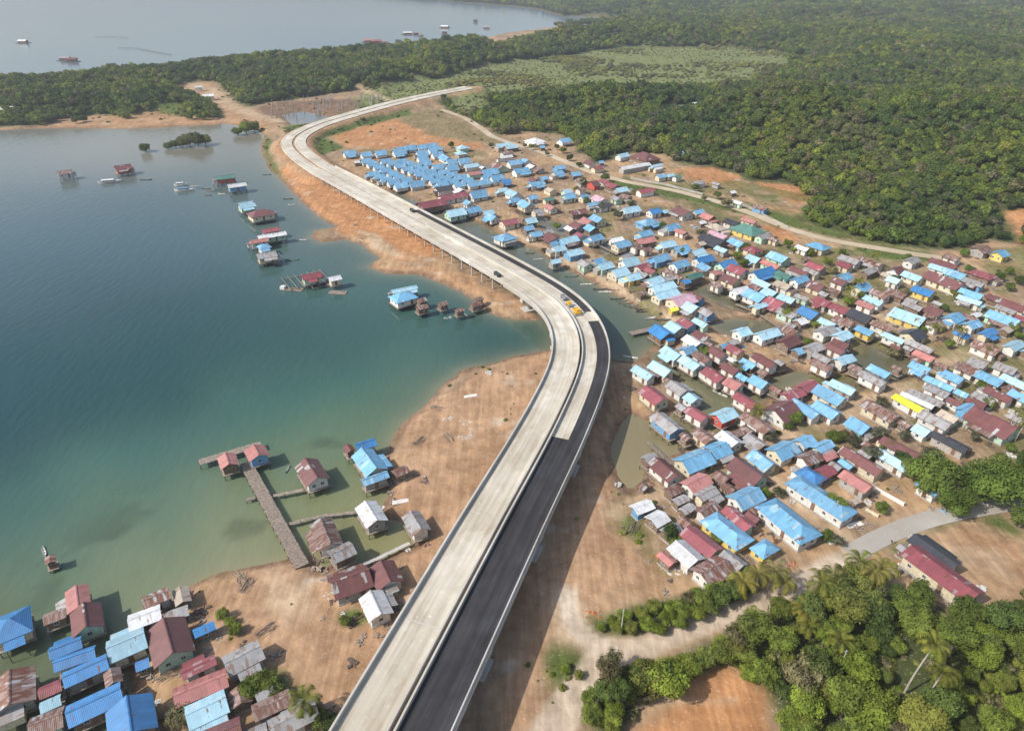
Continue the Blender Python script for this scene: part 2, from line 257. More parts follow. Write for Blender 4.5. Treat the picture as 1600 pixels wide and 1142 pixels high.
zones = [ # (type, px polygon, soft metres)
 ('pink', [(600, 780), (640, 655), (700, 590), (780, 560), (870, 545), (990, 555), (985, 800), (700, 1142), (300, 1142), (240, 1000), (300, 905), (480, 870), (600, 880)], 6),
 ('orange', [(425, 262), (470, 262), (560, 310), (640, 345), (700, 390), (620, 420), (560, 375), (480, 330)], 4),
 ('pale', [(560, 362), (590, 366), (640, 402), (625, 408), (580, 390)], 2), ('dirt', [(640, 395), (850, 485), (830, 500), (700, 445), (600, 425)], 3),
 ('pink', [(880, 700), (980, 760), (1040, 860), (1080, 905), (1010, 945), (880, 1010), (820, 1142), (700, 1142)], 6),
 ('village', [(760, 225), (930, 262), (1080, 300), (1200, 345), (1300, 380), (1480, 400), (1700, 440), (1700, 760), (1520, 800), (1350, 860), (1200, 900), (1080, 900), (980, 800), (990, 560), (760, 350), (640, 300), (530, 240), (700, 222)], 5),
 ('orange', [(510, 210), (560, 195), (620, 185), (700, 200), (760, 222), (760, 236), (690, 228), (600, 232), (540, 230)], 4),
 ('meadow', [(610, 183), (660, 172), (690, 174), (745, 200), (790, 225), (760, 228), (680, 215)], 5),
 ('grass', [(475, 228), (485, 210), (520, 198), (620, 178), (640, 172), (645, 180), (560, 200), (510, 215), (540, 232), (500, 246)], 2.5),
 ('pink', [(1050, 265), (1110, 262), (1170, 285), (1160, 310), (1080, 300)], 3), ('orange', [(1180, 285), (1250, 290), (1275, 318), (1240, 320), (1200, 300)], 3),
 ('orange', [(1195, 352), (1225, 358), (1260, 372), (1240, 386), (1205, 372)], 2.5), ('dirt', [(1120, 300), (1250, 330), (1230, 345), (1140, 315)], 4),
 ('grass', [(940, 282), (1060, 290), (1180, 330), (1180, 340), (1090, 318), (980, 296)], 2), ('grass', [(1330, 380), (1480, 402), (1440, 412), (1360, 402)], 3),
 ('grass', [(1140, 305), (1260, 350), (1400, 385), (1290, 372), (1180, 330)], 3),
 ('grass', [(915, 965), (985, 940), (1060, 930), (1110, 915), (1180, 905), (1190, 930), (1060, 975), (990, 1005), (930, 1002)], 2),
 ('grass', [(865, 1030), (925, 1035), (930, 1065), (870, 1060)], 2), ('grass', [(980, 830), (1030, 860), (1060, 900), (1010, 870)], 3),
 ('grass', [(1395, 860), (1480, 812), (1560, 800), (1600, 830), (1600, 850), (1520, 815), (1440, 840), (1400, 872)], 2),
 ('grass', [(525, 955), (560, 948), (578, 965), (560, 980), (530, 975)], 1), ('grass', [(385, 1050), (440, 1045), (470, 1090), (420, 1110), (380, 1080)], 2),
 ('forest', [(930, 1200), (925, 1070), (1000, 1045), (1060, 1030), (1120, 1005), (1185, 980), (1260, 925), (1340, 890), (1400, 930), (1440, 948), (1540, 962), (1640, 965), (1800, 1000), (1900, 1400), (1250, 1400), (1215, 1142), (1190, 1080), (1140, 1045), (1070, 1060), (1000, 1110), (960, 1200)], 3),
 ('dirt', [(1440, 850), (1500, 822), (1600, 840), (1640, 940), (1560, 940), (1500, 900)], 3), ('orange', [(1000, 1120), (1070, 1074), (1140, 1050), (1187, 1085), (1215, 1150), (1215, 1300), (960, 1300), (970, 1150)], 2),
 ('dirt', [(270, 135), (330, 128), (350, 160), (440, 185), (400, 205), (300, 195), (60, 200), (100, 182), (190, 180), (250, 176), (320, 175)], 4),
 ('mud', [(400, 168), (440, 160), (560, 155), (590, 165), (520, 180), (450, 196), (410, 186)], 4), ('grass', [(590, 160), (640, 152), (660, 158), (560, 172), (555, 165)], 3),
 ('orange', [(690, 150), (700, 132), (725, 132), (735, 140), (715, 150)], 3), ('grass', [(403, 215), (418, 210), (425, 245), (450, 285), (440, 290), (415, 255)], 1.5),
 ('pale', [(420, 905), (480, 915), (500, 960), (440, 985), (400, 950)], 4), ('pale', [(870, 940), (900, 930), (905, 990), (940, 1020), (880, 1000)], 3), ('orange', [(1050, 268), (1110, 262), (1150, 275), (1150, 290), (1090, 285)], 3), ('meadow', [(1155, 300), (1210, 303), (1235, 325), (1185, 322)], 4), ('orange', [(1565, 345), (1600, 340), (1640, 380), (1600, 395)], 3), ('grass', [(440, 200), (470, 192), (560, 172), (640, 158), (650, 162), (560, 180), (490, 200), (470, 232)], 2),
 ('meadow', [(540, 232), (640, 236), (760, 236), (760, 246), (600, 244)], 3), ('meadow', [(1560, 480), (1700, 500), (1700, 780), (1560, 780)], 8),
 ('grass', [(75, 190), (110, 178), (200, 184), (240, 178), (345, 186), (345, 172), (300, 150), (60, 150)], 3), ('grass', [(868, 1025), (905, 1025), (915, 1060), (872, 1068)], 3), ('forest', [(920, 970), (985, 945), (1060, 933), (1110, 918), (1180, 908), (1190, 925), (1060, 970), (990, 1000), (935, 998)], 2), ('grass', [(980, 800), (1010, 830), (1040, 880), (1060, 905), (1030, 900), (1000, 860), (975, 830)], 4), ('pale', [(1440, 870), (1480, 850), (1560, 860), (1590, 920), (1540, 900)], 4), ('plain', None, 6)]
# ------------------------------------------------------------------ terrain sheet
def axis(core0, core1, step, end0, end1, g=1.07):
    a = list(np.arange(core0, core1 + .01, step)); s = step
    while a[-1] < end1: s *= g; a.append(a[-1] + s)
    s = step; b = []
    c = core0
    while c > end0: s *= g; c -= s; b.append(c)
    return np.array(b[::-1] + a)
gx = axis(-175, 225, 1.25, -9000, 9000, 1.045); gy = axis(55, 330, 1.25, -60, 11000, 1.02)
GX, GY = np.meshgrid(gx, gy)
def height(X, Y):
    sh = X.shape; X = X.ravel(); Y = Y.ravel()
    wn = (fbm(X, Y, 9, 3, 3) - .5) * 3.0
    dw = np.full(X.shape, -1e9)
    for p in waters[:3]: dw = np.maximum(dw, sd(X, Y, p) + wn)
    for p in waters[3:]: dw = np.maximum(dw, sd(X, Y, p) + wn)
    dfar = sd(X, Y, W_far) + (fbm(X, Y, 80, 5, 3) - .5) * 30
    dw = np.maximum(dw, dfar)
    z = np.where(dw > 0, -np.minimum(dw * .22, 5), np.minimum(-dw * .28, 1.3))
    land = smooth(0, 20, -dw)
    z = z + land * (fbm(X, Y, 30, 11) - .45) * .9
    dh = np.minimum(sd(X, Y, hillP), -sd(X, Y, plainP))
    far = smooth(350, 900, Y)
    hh = smooth(0, 90, dh) * (2 + 30 * smooth(.25, .75, fbm(X, Y, 150, 21, 3)) * (1 - .55 * smooth(470, 620, Y)) + far * 10 * fbm(X, Y, 500, 23, 2))
    hh = hh + smooth(40, 200, X) * smooth(0, 140, dh) * smooth(700, 420, Y) * 14
    vl, _ = segdist(X, Y, ptsl([(815, 214), (900, 205), (960, 195), (1040, 180), (1130, 162), (1250, 150)], 3), False); hh = hh * (1 - .75 * np.exp(-(vl / 28) ** 2))
    hl = smooth(0, 40, sd(X, Y, headP)) * (3 + 9 * fbm(X, Y, 90, 31, 3))
    z = z + (np.maximum(hh, 0) + np.maximum(hl, 0)) * smooth(0, 60, -dw)
    m = np.hypot(X - P(1150, 270)[0], Y - P(1150, 270)[1]) < 260
    # lower right mound
    mound = np.array(P(1500, 1000, 4)); z = z + 2.5 * np.exp(-(((X - mound[0]) / 32) ** 2 + ((Y - mound[1]) / 22) ** 2)) * smooth(0, 10, -dw)
    # embankment of the far highway
    d, par = segdist(X, Y, CENT[i_ab - 2:], False)
    rz = np.interp(par + i_ab - 2, np.arange(len(CZ)), CZ)
    ze = rz - .5 - np.maximum(0, d - 10.5) * .55
    z = np.where((ze > z) & (d < 30), ze, z)
    cut = smooth(22, 11, d) ; z = np.where(z > rz - .5, z * (1 - cut) + (rz - .5) * cut, z)
    return z.reshape(sh), dw.reshape(sh)
GZ, GDW = height(GX, GY)
def hz(x, y):
    i = min(max(int(np.searchsorted(gx, x)) - 1, 0), len(gx) - 2); j = min(max(int(np.searchsorted(gy, y)) - 1, 0), len(gy) - 2)
    u = (x - gx[i]) / (gx[i + 1] - gx[i]); v = (y - gy[j]) / (gy[j + 1] - gy[j])
    return float((GZ[j, i] * (1 - u) + GZ[j, i + 1] * u) * (1 - v) + (GZ[j + 1, i] * (1 - u) + GZ[j + 1, i + 1] * u) * v)
def hzv(x, y):
    i = np.clip(np.searchsorted(gx, x) - 1, 0, len(gx) - 2); j = np.clip(np.searchsorted(gy, y) - 1, 0, len(gy) - 2)
    u = (x - gx[i]) / (gx[i + 1] - gx[i]); v = (y - gy[j]) / (gy[j + 1] - gy[j])
    return (GZ[j, i] * (1 - u) + GZ[j, i + 1] * u) * (1 - v) + (GZ[j + 1, i] * (1 - u) + GZ[j + 1, i + 1] * u) * v, GDW[j, i]
def G(x, y, dz=0.0):                              # photograph coordinates -> point on the terrain (or on dz above it)
    z = 1.0
    for _ in range(12):
        X, Y = P(x, y, max(z, 0) + dz); z = z * .5 + max(hz(X, Y), 0) * .5
    return X, Y, max(z, 0)
col = np.zeros(GX.shape + (3,)); Xr, Yr = GX.ravel(), GY.ravel()
cc = np.tile(np.array(GC['village']), (Xr.size, 1))
cn = (fbm(Xr, Yr, 14, 41) - .5) * 2
dh = sd(Xr, Yr, hillP); dl = sd(Xr, Yr, headP)
def lay(key, mask):
    global cc
    cc = cc * (1 - mask[:, None]) + np.array(GC[key]) * mask[:, None]
lay('forest', smooth(-4, 4, np.maximum(dh, dl) + cn * 8)); lay('forest', smooth(330, 360, Yr) * 0 + smooth(1500, 1700, Yr))
for key, poly, soft in zones:
    if poly is None:
        lay(key, smooth(-12, 12, sd(Xr, Yr, plainP) + (fbm(Xr, Yr, 90, 201, 4) - .5) * 130)); continue
    lay(key, smooth(-soft, soft, sd(Xr, Yr, ptsl(poly, 1.2)) + cn * soft * 1.6))
vn = smooth(.42, .62, fbm(Xr, Yr, 22, 123, 4)); isv = (np.abs(cc - np.array(GC['village'])).sum(1) < .04).astype(float)
cc = cc * (1 - (isv * .55)[:, None]) + (np.array((.27, .195, .13)) * (1 - vn)[:, None] + np.array((.47, .30, .165)) * vn[:, None]) * (isv * .55)[:, None]
for k, (pl_, wd) in roads.items():
    d, _ = segdist(Xr, Yr, ptsl(pl_, 1.2), False)
    sh_ = k in ('r6', 'r7'); lay('grey' if sh_ else 'pale', smooth(wd * .5 + (.7 if sh_ else 1.3), wd * .5 - (.6 if sh_ else .8), d + cn * (.7 if sh_ else 1.2)) * (.95 if sh_ else .8))
lay('mud', smooth(-3.2, -.8, GDW.ravel() + cn * 1.6) * .9)
d, par = segdist(Xr, Yr, CENT[i_ab - 2:], False); lay('dirt', smooth(15, 11, d + cn * 2))
gnz = (fbm(Xr, Yr, 18, 141, 4) - .5) * 2; lay('grass', np.maximum(smooth(.3, .7, cn) * .8, smooth(.02, .3, gnz + .25 * smooth(60, 190, Xr) - .12) * .6) * (inside(Xr, Yr, ptsl([(1000, 250), (1700, 400), (1700, 760), (1350, 800), (1100, 600), (900, 350)], 1))))
lay('rock', smooth(.5, .8, (fbm(Xr, Yr, 7, 77) - .5) * 2.4) * .55 * (cc[:, 0] > .36))
def sheet(name, xs, ys, Z, mat, attrs):
    X, Y = np.meshgrid(xs, ys); n, m = X.shape; me = bpy.data.meshes.new(name)
    v = np.stack([X, Y, Z], -1).reshape(-1, 3); idx = np.arange(n * m).reshape(n, m)
    q = np.stack([idx[:-1, :-1], idx[:-1, 1:], idx[1:, 1:], idx[1:, :-1]], -1).reshape(-1, 4)
    me.vertices.add(len(v)); me.vertices.foreach_set('co', v.astype(np.float32).ravel())
    me.loops.add(q.size); me.loops.foreach_set('vertex_index', q.ravel().astype(np.int32))
    me.polygons.add(len(q)); me.polygons.foreach_set('loop_start', (np.arange(len(q)) * 4).astype(np.int32))
    me.polygons.foreach_set('use_smooth', np.ones(len(q), bool)); me.update(calc_edges=True)
    for an, av in attrs.items():
        a = me.attributes.new(an, 'FLOAT_COLOR', 'POINT'); a.data.foreach_set('color', np.c_[av, np.ones(len(av))].astype(np.float32).ravel())
    me.materials.append(mat); return link(bpy.data.objects.new(name, me))
gm, nt_, b = newmat('soil', .95, .1)
at = N(nt_, 'ShaderNodeAttribute', attribute_name='gcol'); tc = N(nt_, 'ShaderNodeTexCoord')
f1 = noisef(nt_, tc.outputs['Object'], .35, 8, .3, .7); f2 = noisef(nt_, tc.outputs['Object'], .06, 5, .35, .65); f3 = noisef(nt_, tc.outputs['Object'], 2.2, 3, .62, .7)
c = mixc(nt_, 1.0, at.outputs[0], mixc(nt_, f1, (.76, .74, .72), (1.16, 1.17, 1.18)), 'MULTIPLY')
c = mixc(nt_, 1.0, c, mixc(nt_, f2, (.85, .83, .80), (1.1, 1.12, 1.14)), 'MULTIPLY'); c = mixc(nt_, f3, c, mixc(nt_, .45, c, (.6, .52, .44)))
mpw = N(nt_, 'ShaderNodeMapping'); mpw.inputs['Rotation'].default_value = (0, 0, R(32)); mpw.inputs['Scale'].default_value = (.9, .07, 1); nt_.links.new(tc.outputs['Object'], mpw.inputs[0])
f6 = noisef(nt_, mpw.outputs[0], 1.0, 5, .40, .62); c = mixc(nt_, 1.0, c, mixc(nt_, f6, (.86, .84, .82), (1.06, 1.06, 1.05)), 'MULTIPLY')
nt_.links.new(c, b.inputs['Base Color']); bump(nt_, b, f1, .35, .5)
tag(sheet('ground', gx, gy, GZ, gm, {'gcol': cc}), kind='structure')
# ------------------------------------------------------------------ water
wx = axis(-260, 230, 1.7, -9000, 9000, 1.06); wy = axis(55, 470, 1.7, -60, 11000, 1.05)
WXm, WYm = np.meshgrid(wx, wy); Wx, Wy = WXm.ravel(), WYm.ravel()
samp = [ # px, py, water colour there: turbidity, the bed showing through, some sky reflection painted in
 (0, 700, .012, .085, .10), (100, 600, .013, .088, .10), (250, 520, .016, .09, .10), (50, 420, .035, .10, .12), (150, 480, .022, .095, .11), (350, 460, .03, .10, .115), (400, 520, .018, .095, .10), (180, 400, .045, .105, .122), (400, 340, .07, .12, .125), (30, 340, .07, .12, .135), (520, 480, .035, .11, .105), (300, 380, .05, .11, .125), (200, 320, .07, .12, .13), (600, 520, .018, .10, .105), (750, 530, .02, .10, .10),
 (840, 525, .03, .11, .09), (500, 560, .02, .11, .11), (550, 620, .06, .14, .10), (500, 660, .10, .18, .115), (440, 620, .03, .12, .11), (650, 600, .15, .20, .12), (300, 650, .012, .09, .10), (250, 740, .03, .12, .11), (400, 700, .07, .155, .11),
 (330, 800, .16, .22, .13), (200, 840, .13, .20, .125), (60, 860, .06, .14, .11), (0, 830, .02, .10, .10), (150, 790, .03, .115, .105), (380, 860, .24, .26, .15), (550, 700, .15, .21, .12), (520, 800, .24, .25, .12), (600, 840, .24, .24, .11), (450, 780, .18, .22, .12),
 (100, 920, .17, .22, .13), (30, 960, .13, .18, .11), (230, 900, .22, .25, .15), (60, 1060, .10, .12, .07), (0, 250, .17, .20, .19), (150, 230, .25, .25, .22), (320, 215, .24, .23, .18), (400, 230, .20, .20, .16), (430, 300, .13, .17, .15),
 (380, 300, .10, .15, .14), (480, 380, .09, .14, .125), (560, 410, .10, .15, .13), (680, 470, .06, .13, .11), (470, 440, .05, .12, .11), (640, 560, .025, .105, .10),
 (640, 310, .16, .16, .12), (700, 345, .13, .15, .12), (850, 430, .11, .14, .115), (960, 520, .10, .14, .105), (1010, 560, .11, .14, .09), (980, 690, .30, .25, .14), (1060, 690, .24, .22, .13), (1120, 600, .13, .15, .08), (1170, 515, .14, .14, .10), (1120, 460, .09, .10, .06),
 (1350, 560, .12, .12, .07), (480, 184, .22, .22, .23), (870, 355, .15, .15, .12)]
fars = [(100, 60, .20, .24, .25), (0, 75, .26, .31, .27), (250, 80, .28, .31, .28), (100, 100, .22, .26, .26), (500, 50, .20, .24, .27), (700, 30, .28, .31, .31), (250, 45, .22, .27, .28), (150, 20, .16, .20, .24), (500, 10, .18, .22, .26), (950, 32, .4, .42, .42)]  # outer bay colours, with part of the sky's reflection put into them
sp = np.array([(*P(a[0], a[1], 0), *a[2:]) for a in samp]); sf = np.array([(*P(a[0], a[1], 0), *a[2:]) for a in fars])
def idw(X, Y, pts_, rad, asp):                   # smooth blend of the sampled water colours; near things blend over short distances, far over long
    num = np.zeros((X.size, 3)); den = np.zeros(X.size); lx = X / np.maximum(Y, 40); ly = np.log(np.maximum(Y, 40))
    for q in pts_:
        d2 = ((lx - q[0] / q[1]) / rad) ** 2 + ((ly - math.log(q[1])) / (rad * asp)) ** 2; wgt = np.exp(-d2) + 1e-4 / (1 + d2 * d2); num += wgt[:, None] * q[2:5]; den += wgt
    return num / den[:, None]
wob = (fbm(Wx, Wy, 40, 61, 4) - .5) * 20
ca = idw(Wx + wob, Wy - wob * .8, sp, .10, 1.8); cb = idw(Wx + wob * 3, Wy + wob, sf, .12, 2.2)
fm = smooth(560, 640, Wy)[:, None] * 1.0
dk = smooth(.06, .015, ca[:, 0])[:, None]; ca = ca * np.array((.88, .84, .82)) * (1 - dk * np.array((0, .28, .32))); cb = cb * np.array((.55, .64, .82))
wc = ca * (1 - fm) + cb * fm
_, wdw = height(WXm, WYm); wdw = wdw.ravel()
near = np.exp(-np.maximum(wdw - .2, 0) / 3.2)[:, None] * (Wy < 700)[:, None]
wc = wc * (1 - near * .5) + np.array((.28, .235, .145)) * near * .5
# weed and coral heads seen through the shallows
reef = .7 * smooth(.60, .72, fbm(Wx, Wy, 11, 91, 4)) * smooth(.125, .16, wc[:, 1]) * (Wy < 230) * smooth(4, 12, wdw) * (Wy < 560)
wc = wc * (1 - .45 * reef[:, None])
wm, nt_, b = newmat('sea_water', .12, .5); b.inputs['IOR'].default_value = 1.33
at = N(nt_, 'ShaderNodeAttribute', attribute_name='wcol'); tc = N(nt_, 'ShaderNodeTexCoord')
mp = N(nt_, 'ShaderNodeMapping'); mp.inputs['Scale'].default_value = (1.0, .35, 1); mp.inputs['Rotation'].default_value = (0, 0, R(25)); nt_.links.new(tc.outputs['Object'], mp.inputs[0])
nn = N(nt_, 'ShaderNodeTexNoise'); nn.inputs['Scale'].default_value = .42; nn.inputs['Detail'].default_value = 6; nt_.links.new(mp.outputs[0], nn.inputs[0])
nt_.links.new(at.outputs[0], b.inputs['Base Color']); bump(nt_, b, nn.outputs[0], .30, .5)
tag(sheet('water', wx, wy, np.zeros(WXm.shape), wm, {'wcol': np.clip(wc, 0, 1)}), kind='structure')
# ------------------------------------------------------------------ paved roads
def ribbon(name, px, wd, mat, dz=.12, z=None):
    A = ptsl(px, 1.3) if z is None else px
    A = resample(np.asarray(A, float), 2.0)
    for _ in range(12): A[1:-1] = A[1:-1] * .5 + (A[:-2] + A[2:]) * .25
    t = np.gradient(A, axis=0); t /= np.linalg.norm(t, axis=1)[:, None]; n = np.stack([t[:, 1], -t[:, 0]], 1)
    mb = MB(); K = 5; vs = []
    for i, p in enumerate(A):
        for k in range(K):
            q = p + n[i] * wd * (k / (K - 1) - .5); vs.append((q[0], q[1], hz(q[0], q[1]) + dz))
    fs = [(i * K + k, i * K + k + 1, (i + 1) * K + k + 1, (i + 1) * K + k) for i in range(len(A) - 1) for k in range(K - 1)]
    fs = [f[::-1] for f in fs]
    mb.add(vs, fs); return tag(mb.build(name, mat, None, True), kind='structure')
sand_r = concmat('sandy_road', (.52, .43, .31))
ribbon('forest_road', [(690, 172), (725, 184), (750, 199), (768, 214), (800, 225), (840, 236), (880, 252), (920, 268), (980, 285), (1060, 299), (1120, 315), (1180, 336), (1230, 357), (1290, 375), (1350, 385), (1410, 395), (1475, 404)], 5.5, sand_r)
ribbon('concrete_road', [(1328, 870), (1360, 850), (1400, 830), (1450, 811), (1510, 798), (1560, 790), (1640, 775)], 4.8, conc_r)
# ------------------------------------------------------------------ the highway: viaduct and far embankment road
def sweep(mb, i0, i1, o0, o1, z0, z1, st=1, jitter=None, mi=0):   # box section from offset o0 to o1 (metres from left edge; fractions of width)
    idx = list(range(i0, i1, st));
    if idx[-1] != i1 - 1: idx.append(i1 - 1)
    vs = []; fs = []
    for i in idx:
        k = wid(i) / 18.2
        for o, z in ((o0, z0), (o1, z0), (o1, z1), (o0, z1)):
            p = EL[i, :2] + nor[i] * o * k; vs.append((p[0], p[1], CZ[i] + z))
    for j in range(len(idx) - 1):
        a = j * 4
        for q in range(4): fs.append((a + q, a + (q + 1) % 4, a + 4 + (q + 1) % 4, a + 4 + q)[::-1])
    fs.append((0, 1, 2, 3)); n = (len(idx) - 1) * 4; fs.append((n + 3, n + 2, n + 1, n))
    mb.add(vs, fs, mi)
SL = np.r_[0, np.cumsum(np.hypot(*np.diff(EL[:, :2], axis=0).T))]
def road_attr(o, i0, i1, o0, o1):
    a = o.data.attributes.new('road', 'FLOAT_VECTOR', 'POINT'); v = []
    for i in range(i0, i1):
        for q in (o0, o1, o1, o0): v += [q, SL[i], 0.0]
    a.data.foreach_set('vector', v); return o
def seg(name, mat, parent, o0, o1, z0, z1, i0=0, i1=None):
    mb = MB(); sweep(mb, i0, i1 or i_ab, o0, o1, z0, z1); return road_attr(mb.build(name, mat, parent), i0, i1 or i_ab, o0, o1)
def ipx(x, y): return int(np.argmin(np.hypot(EPX[:, 0] - x, EPX[:, 1] - y)))
br = tag(empty('viaduct', (*EL[0, :2], 0)), 'long curving concrete viaduct with twin carriageways and fresh asphalt on its right half', 'bridge')
iv = br.matrix_world.inverted()
def bpart(o): o.location = (-br.location.x, -br.location.y, 0); return o
for o0, o1 in ((0, 8.75), (9.45, 18.2)): bpart(seg('deck_slab', conc, br, o0, o1, -.35, 0))
for o0, o1 in ((0, .38), (8.37, 8.75), (9.45, 9.83), (17.82, 18.2)):
    i0 = 0; e = i_ab if o0 in (0, 17.82) else ipx(640, 352)
    bpart(seg('parapet', conc_b, br, o0, o1, .003, .95, i0, e))
i_lip = ipx(640, 352)
bpart(seg('handrail', conc_d, br, 17.9, 18.12, .953, 1.12)); bpart(seg('edge_beam', conc_d, br, -.14, -.004, -.6, .5)); bpart(seg('edge_beam', conc_d, br, 18.204, 18.34, -.6, .5))
i_a1 = int(np.argmin(np.hypot(EPX[:, 0] - 809, EPX[:, 1] - 660))); i_a2 = ipx(857, 503); i_a3 = ipx(851, 491); i_a4 = ipx(600, 336)
bpart(seg('asphalt_layer', asph, br, 9.86, 17.79, .002, .06, 0, i_a1))
bpart(seg('asphalt_layer', asph, br, 14.1, 17.79, .003, .061, i_a1 - 1, i_a2)); bpart(seg('asphalt_layer', asph, br, 15.0, 17.79, .003, .061, i_a3, i_a4))
i_g = ipx(778, 438)                               # long girder spans up to here, short slab spans beyond
for o in (.6, 2.8, 5.0, 7.2, 10.1, 12.3, 14.5, 16.7):
    mb = MB(); sweep(mb, 0, i_g, o, o + .75, -1.75, -.36, 2); bpart(mb.build('girder', conc_d, br))
def pier(i, big):
    c = EL[i, :2]; n = nor[i]; t = tan_[i]; zt = CZ[i] - (1.76 if big else .36); k = wid(i) / 18.2; rz = math.atan2(n[1], n[0])
    xm, ym = c + n * 9.1 * k; zg = max(min(hz(xm, ym), 2), -3) if True else 0
    mb = MB()
    if big:
        mb.box(-8.7, 8.7, -.95, .95, zt - 1.1, zt)
        cap = mb.build('pier_cap', conc_d, br)
        for x in (-5.6, 5.6):
            m = MB(); zb = hz(*(c + n * (9.1 + x) * k)); m.tube((x, 0, zb - 1), (x, 0, zt - 1.105), .95, n=12); m.build('column', conc_d, cap)
            m = MB(); m.box(x - 2.6, x + 2.6, -2.3, 2.3, zb - 1, max(zb, 0) + .55); m.build('footing', conc_d, cap)
    else:
        mb.box(-8.9, 8.9, -.45, .45, zt - .6, zt); cap = mb.build('pier_cap', conc_d, br)
        for x in (-8.0, -4, 0, 4, 8.0):
            m = MB(); zb = hz(*(c + n * (9.1 + x) * k)); m.tube((x, 0, min(zb, 0) - 1), (x, 0, zt - .605), .28, n=8); m.build('column', conc_d, cap)
    cap.location = (xm - br.location.x, ym - br.location.y, 0); cap.rotation_euler = (0, 0, rz)
for i in range(8, i_g, 15): pier(i, True)
for i in range(i_g + 3, i_ab - 3, 4): pier(i, False)
# joints across the concrete decks
for i in range(8, i_g, 15):
    for o0, o1 in ((.4, 8.35), (9.85, 14.0)):
        if o0 > 9 and i < i_a1: continue
        mb = MB(); a = EL[i, :2] + nor[i] * o0; b_ = EL[i, :2] + nor[i] * o1; t = tan_[i] * .14
        mb.slab([(a[0] - t[0], a[1] - t[1], CZ[i] + .02), (b_[0] - t[0], b_[1] - t[1], CZ[i] + .02), (b_[0] + t[0], b_[1] + t[1], CZ[i] + .02), (a[0] + t[0], a[1] + t[1], CZ[i] + .02)], .018)
        bpart(mb.build('expansion_joint', conc_b, br))
# far road on its embankment
for o0, o1 in ((.3, 8.2), (10.0, 17.9)):
    mb = MB(); sweep(mb, i_ab - 2, len(EL) - 2, o0, o1, -1.2, .02); tag(road_attr(mb.build('far_road', conc, None), i_ab - 2, len(EL) - 2, o0, o1), kind='structure')
# small bridge opening under the far road
j = ipx(655, 148); mb = MB(); c = EL[j, :2] + nor[j] * 17; rz = math.atan2(nor[j][1], nor[j][0])
mb.box(0, 1.2, -8, -7, 0, 6); mb.box(0, 1.2, 7, 8, 0, 6); mb.box(0, 1.2, -8, 8, 5.3, 6.1)
mb.box(-1, .5, -6.9, 6.9, 0, 5.2, 1)  # dark block filling the opening, stands in for the shade inside
o = mb.build('underpass_portal', [conc_d, dkwood]); o.location = (c[0], c[1], 0); o.rotation_euler = (0, 0, rz); tag(o, 'pale concrete portal with a dark filled opening under the far end of the highway', 'underpass')
# construction machines on the deck
yel = plain('machine_yellow', (.75, .42, .02), .5, .05); blk = plain('rubber_black', (.02, .02, .02)); grey_m = plain('machine_grey', (.22, .23, .25), .5)
def on_deck(x, y):
    X, Y = P(x, y, 7.6); i = int(np.argmin(np.hypot(EL[:, 0] - X, EL[:, 1] - Y))); return X, Y, CZ[i] + .08, math.atan2(tan_[i][1], tan_[i][0])
def machine(x, y, label, kind, colr):
    X, Y, Z, a = on_deck(x, y); t = tag(empty(kind, (X, Y, Z), a), label, kind.replace('_', ' '), 'machines paving the viaduct'); t.scale = (.72, .72, .72) if kind != 'tipper_truck' else (.55, .55, .55)
    if kind == 'road_roller':
        mb = MB(); mb.box(-1.1, 1.5, -.7, .7, .7, 1.5); mb.box(.4, 1.6, -.6, .6, 1.5, 1.75); mb.build('body', colr, t)
        for s in (-1.6, 1.6):
            mb = MB(); mb.tube((s, -.85, .62), (s, .85, .62), .62, n=16); mb.build('drum', grey_m, t)
        mb = MB()
        for a_ in (-.9, .3):
            for b_ in (-.6, .6): mb.box(a_ - .04, a_ + .04, b_ - .04, b_ + .04, 1.5, 2.5)
        mb.box(-1.1, .5, -.8, .8, 2.5, 2.6); mb.build('canopy', colr, t)
    elif kind == 'asphalt_paver':
        mb = MB(); mb.box(-1.5, 1.8, -1.2, 1.2, .5, 1.6); mb.build('body', colr, t)
        mb = MB(); mb.add([(1.8, -1.1, .6), (3.4, -1.5, 1.0), (3.4, 1.5, 1.0), (1.8, 1.1, .6), (1.8, -1.1, 1.5), (3.4, -1.6, 1.7), (3.4, 1.6, 1.7), (1.8, 1.1, 1.5)], [(0, 1, 2, 3), (0, 4, 5, 1), (2, 6, 7, 3), (1, 5, 6, 2)]); mb.build('hopper', colr, t)
        mb = MB(); mb.box(-2.6, -1.9, -2, 2, .05, .6); mb.build('screed', grey_m, t)
        mb = MB(); mb.box(-1.3, .3, -1.3, 1.3, 2.7, 2.8)
        for a_ in (-1.2, .2):
            for b_ in (-1.2, 1.2): mb.box(a_ - .05, a_ + .05, b_ - .05, b_ + .05, 1.6, 2.7)
        mb.build('canopy', colr, t)
        for s in (-1, 1):
            mb = MB(); mb.box(-1.4, 1.5, s * 1.0 - .2, s * 1.0 + .2, 0, .5); mb.build('track', blk, t)
    else:
        mb = MB(); mb.box(-3.4, 1.2, -1.15, 1.15, .9, 2.3); mb.build('tipper_body', colr, t)
        mb = MB(); mb.box(1.3, 3.0, -1.1, 1.1, .8, 2.5); mb.box(3.0, 3.3, -1.0, 1.0, .8, 1.6); mb.build('cab', colr, t)
        for sx in (-2.6, -1.4, 2.2):
            for sy in (-1, 1):
                mb = MB(); mb.tube((sx, sy * .85, .48), (sx, sy * 1.15, .48), .48, n=12); mb.build('wheel', blk, t)
machine(902, 492, 'yellow asphalt paver with canopy at the edge of the black strip', 'asphalt_paver', yel)
machine(889, 479, 'yellow road roller just behind the paver on the viaduct', 'road_roller', yel)
machine(881, 468, 'grey tipper truck waiting beyond the roller on the viaduct', 'tipper_truck', grey_m)
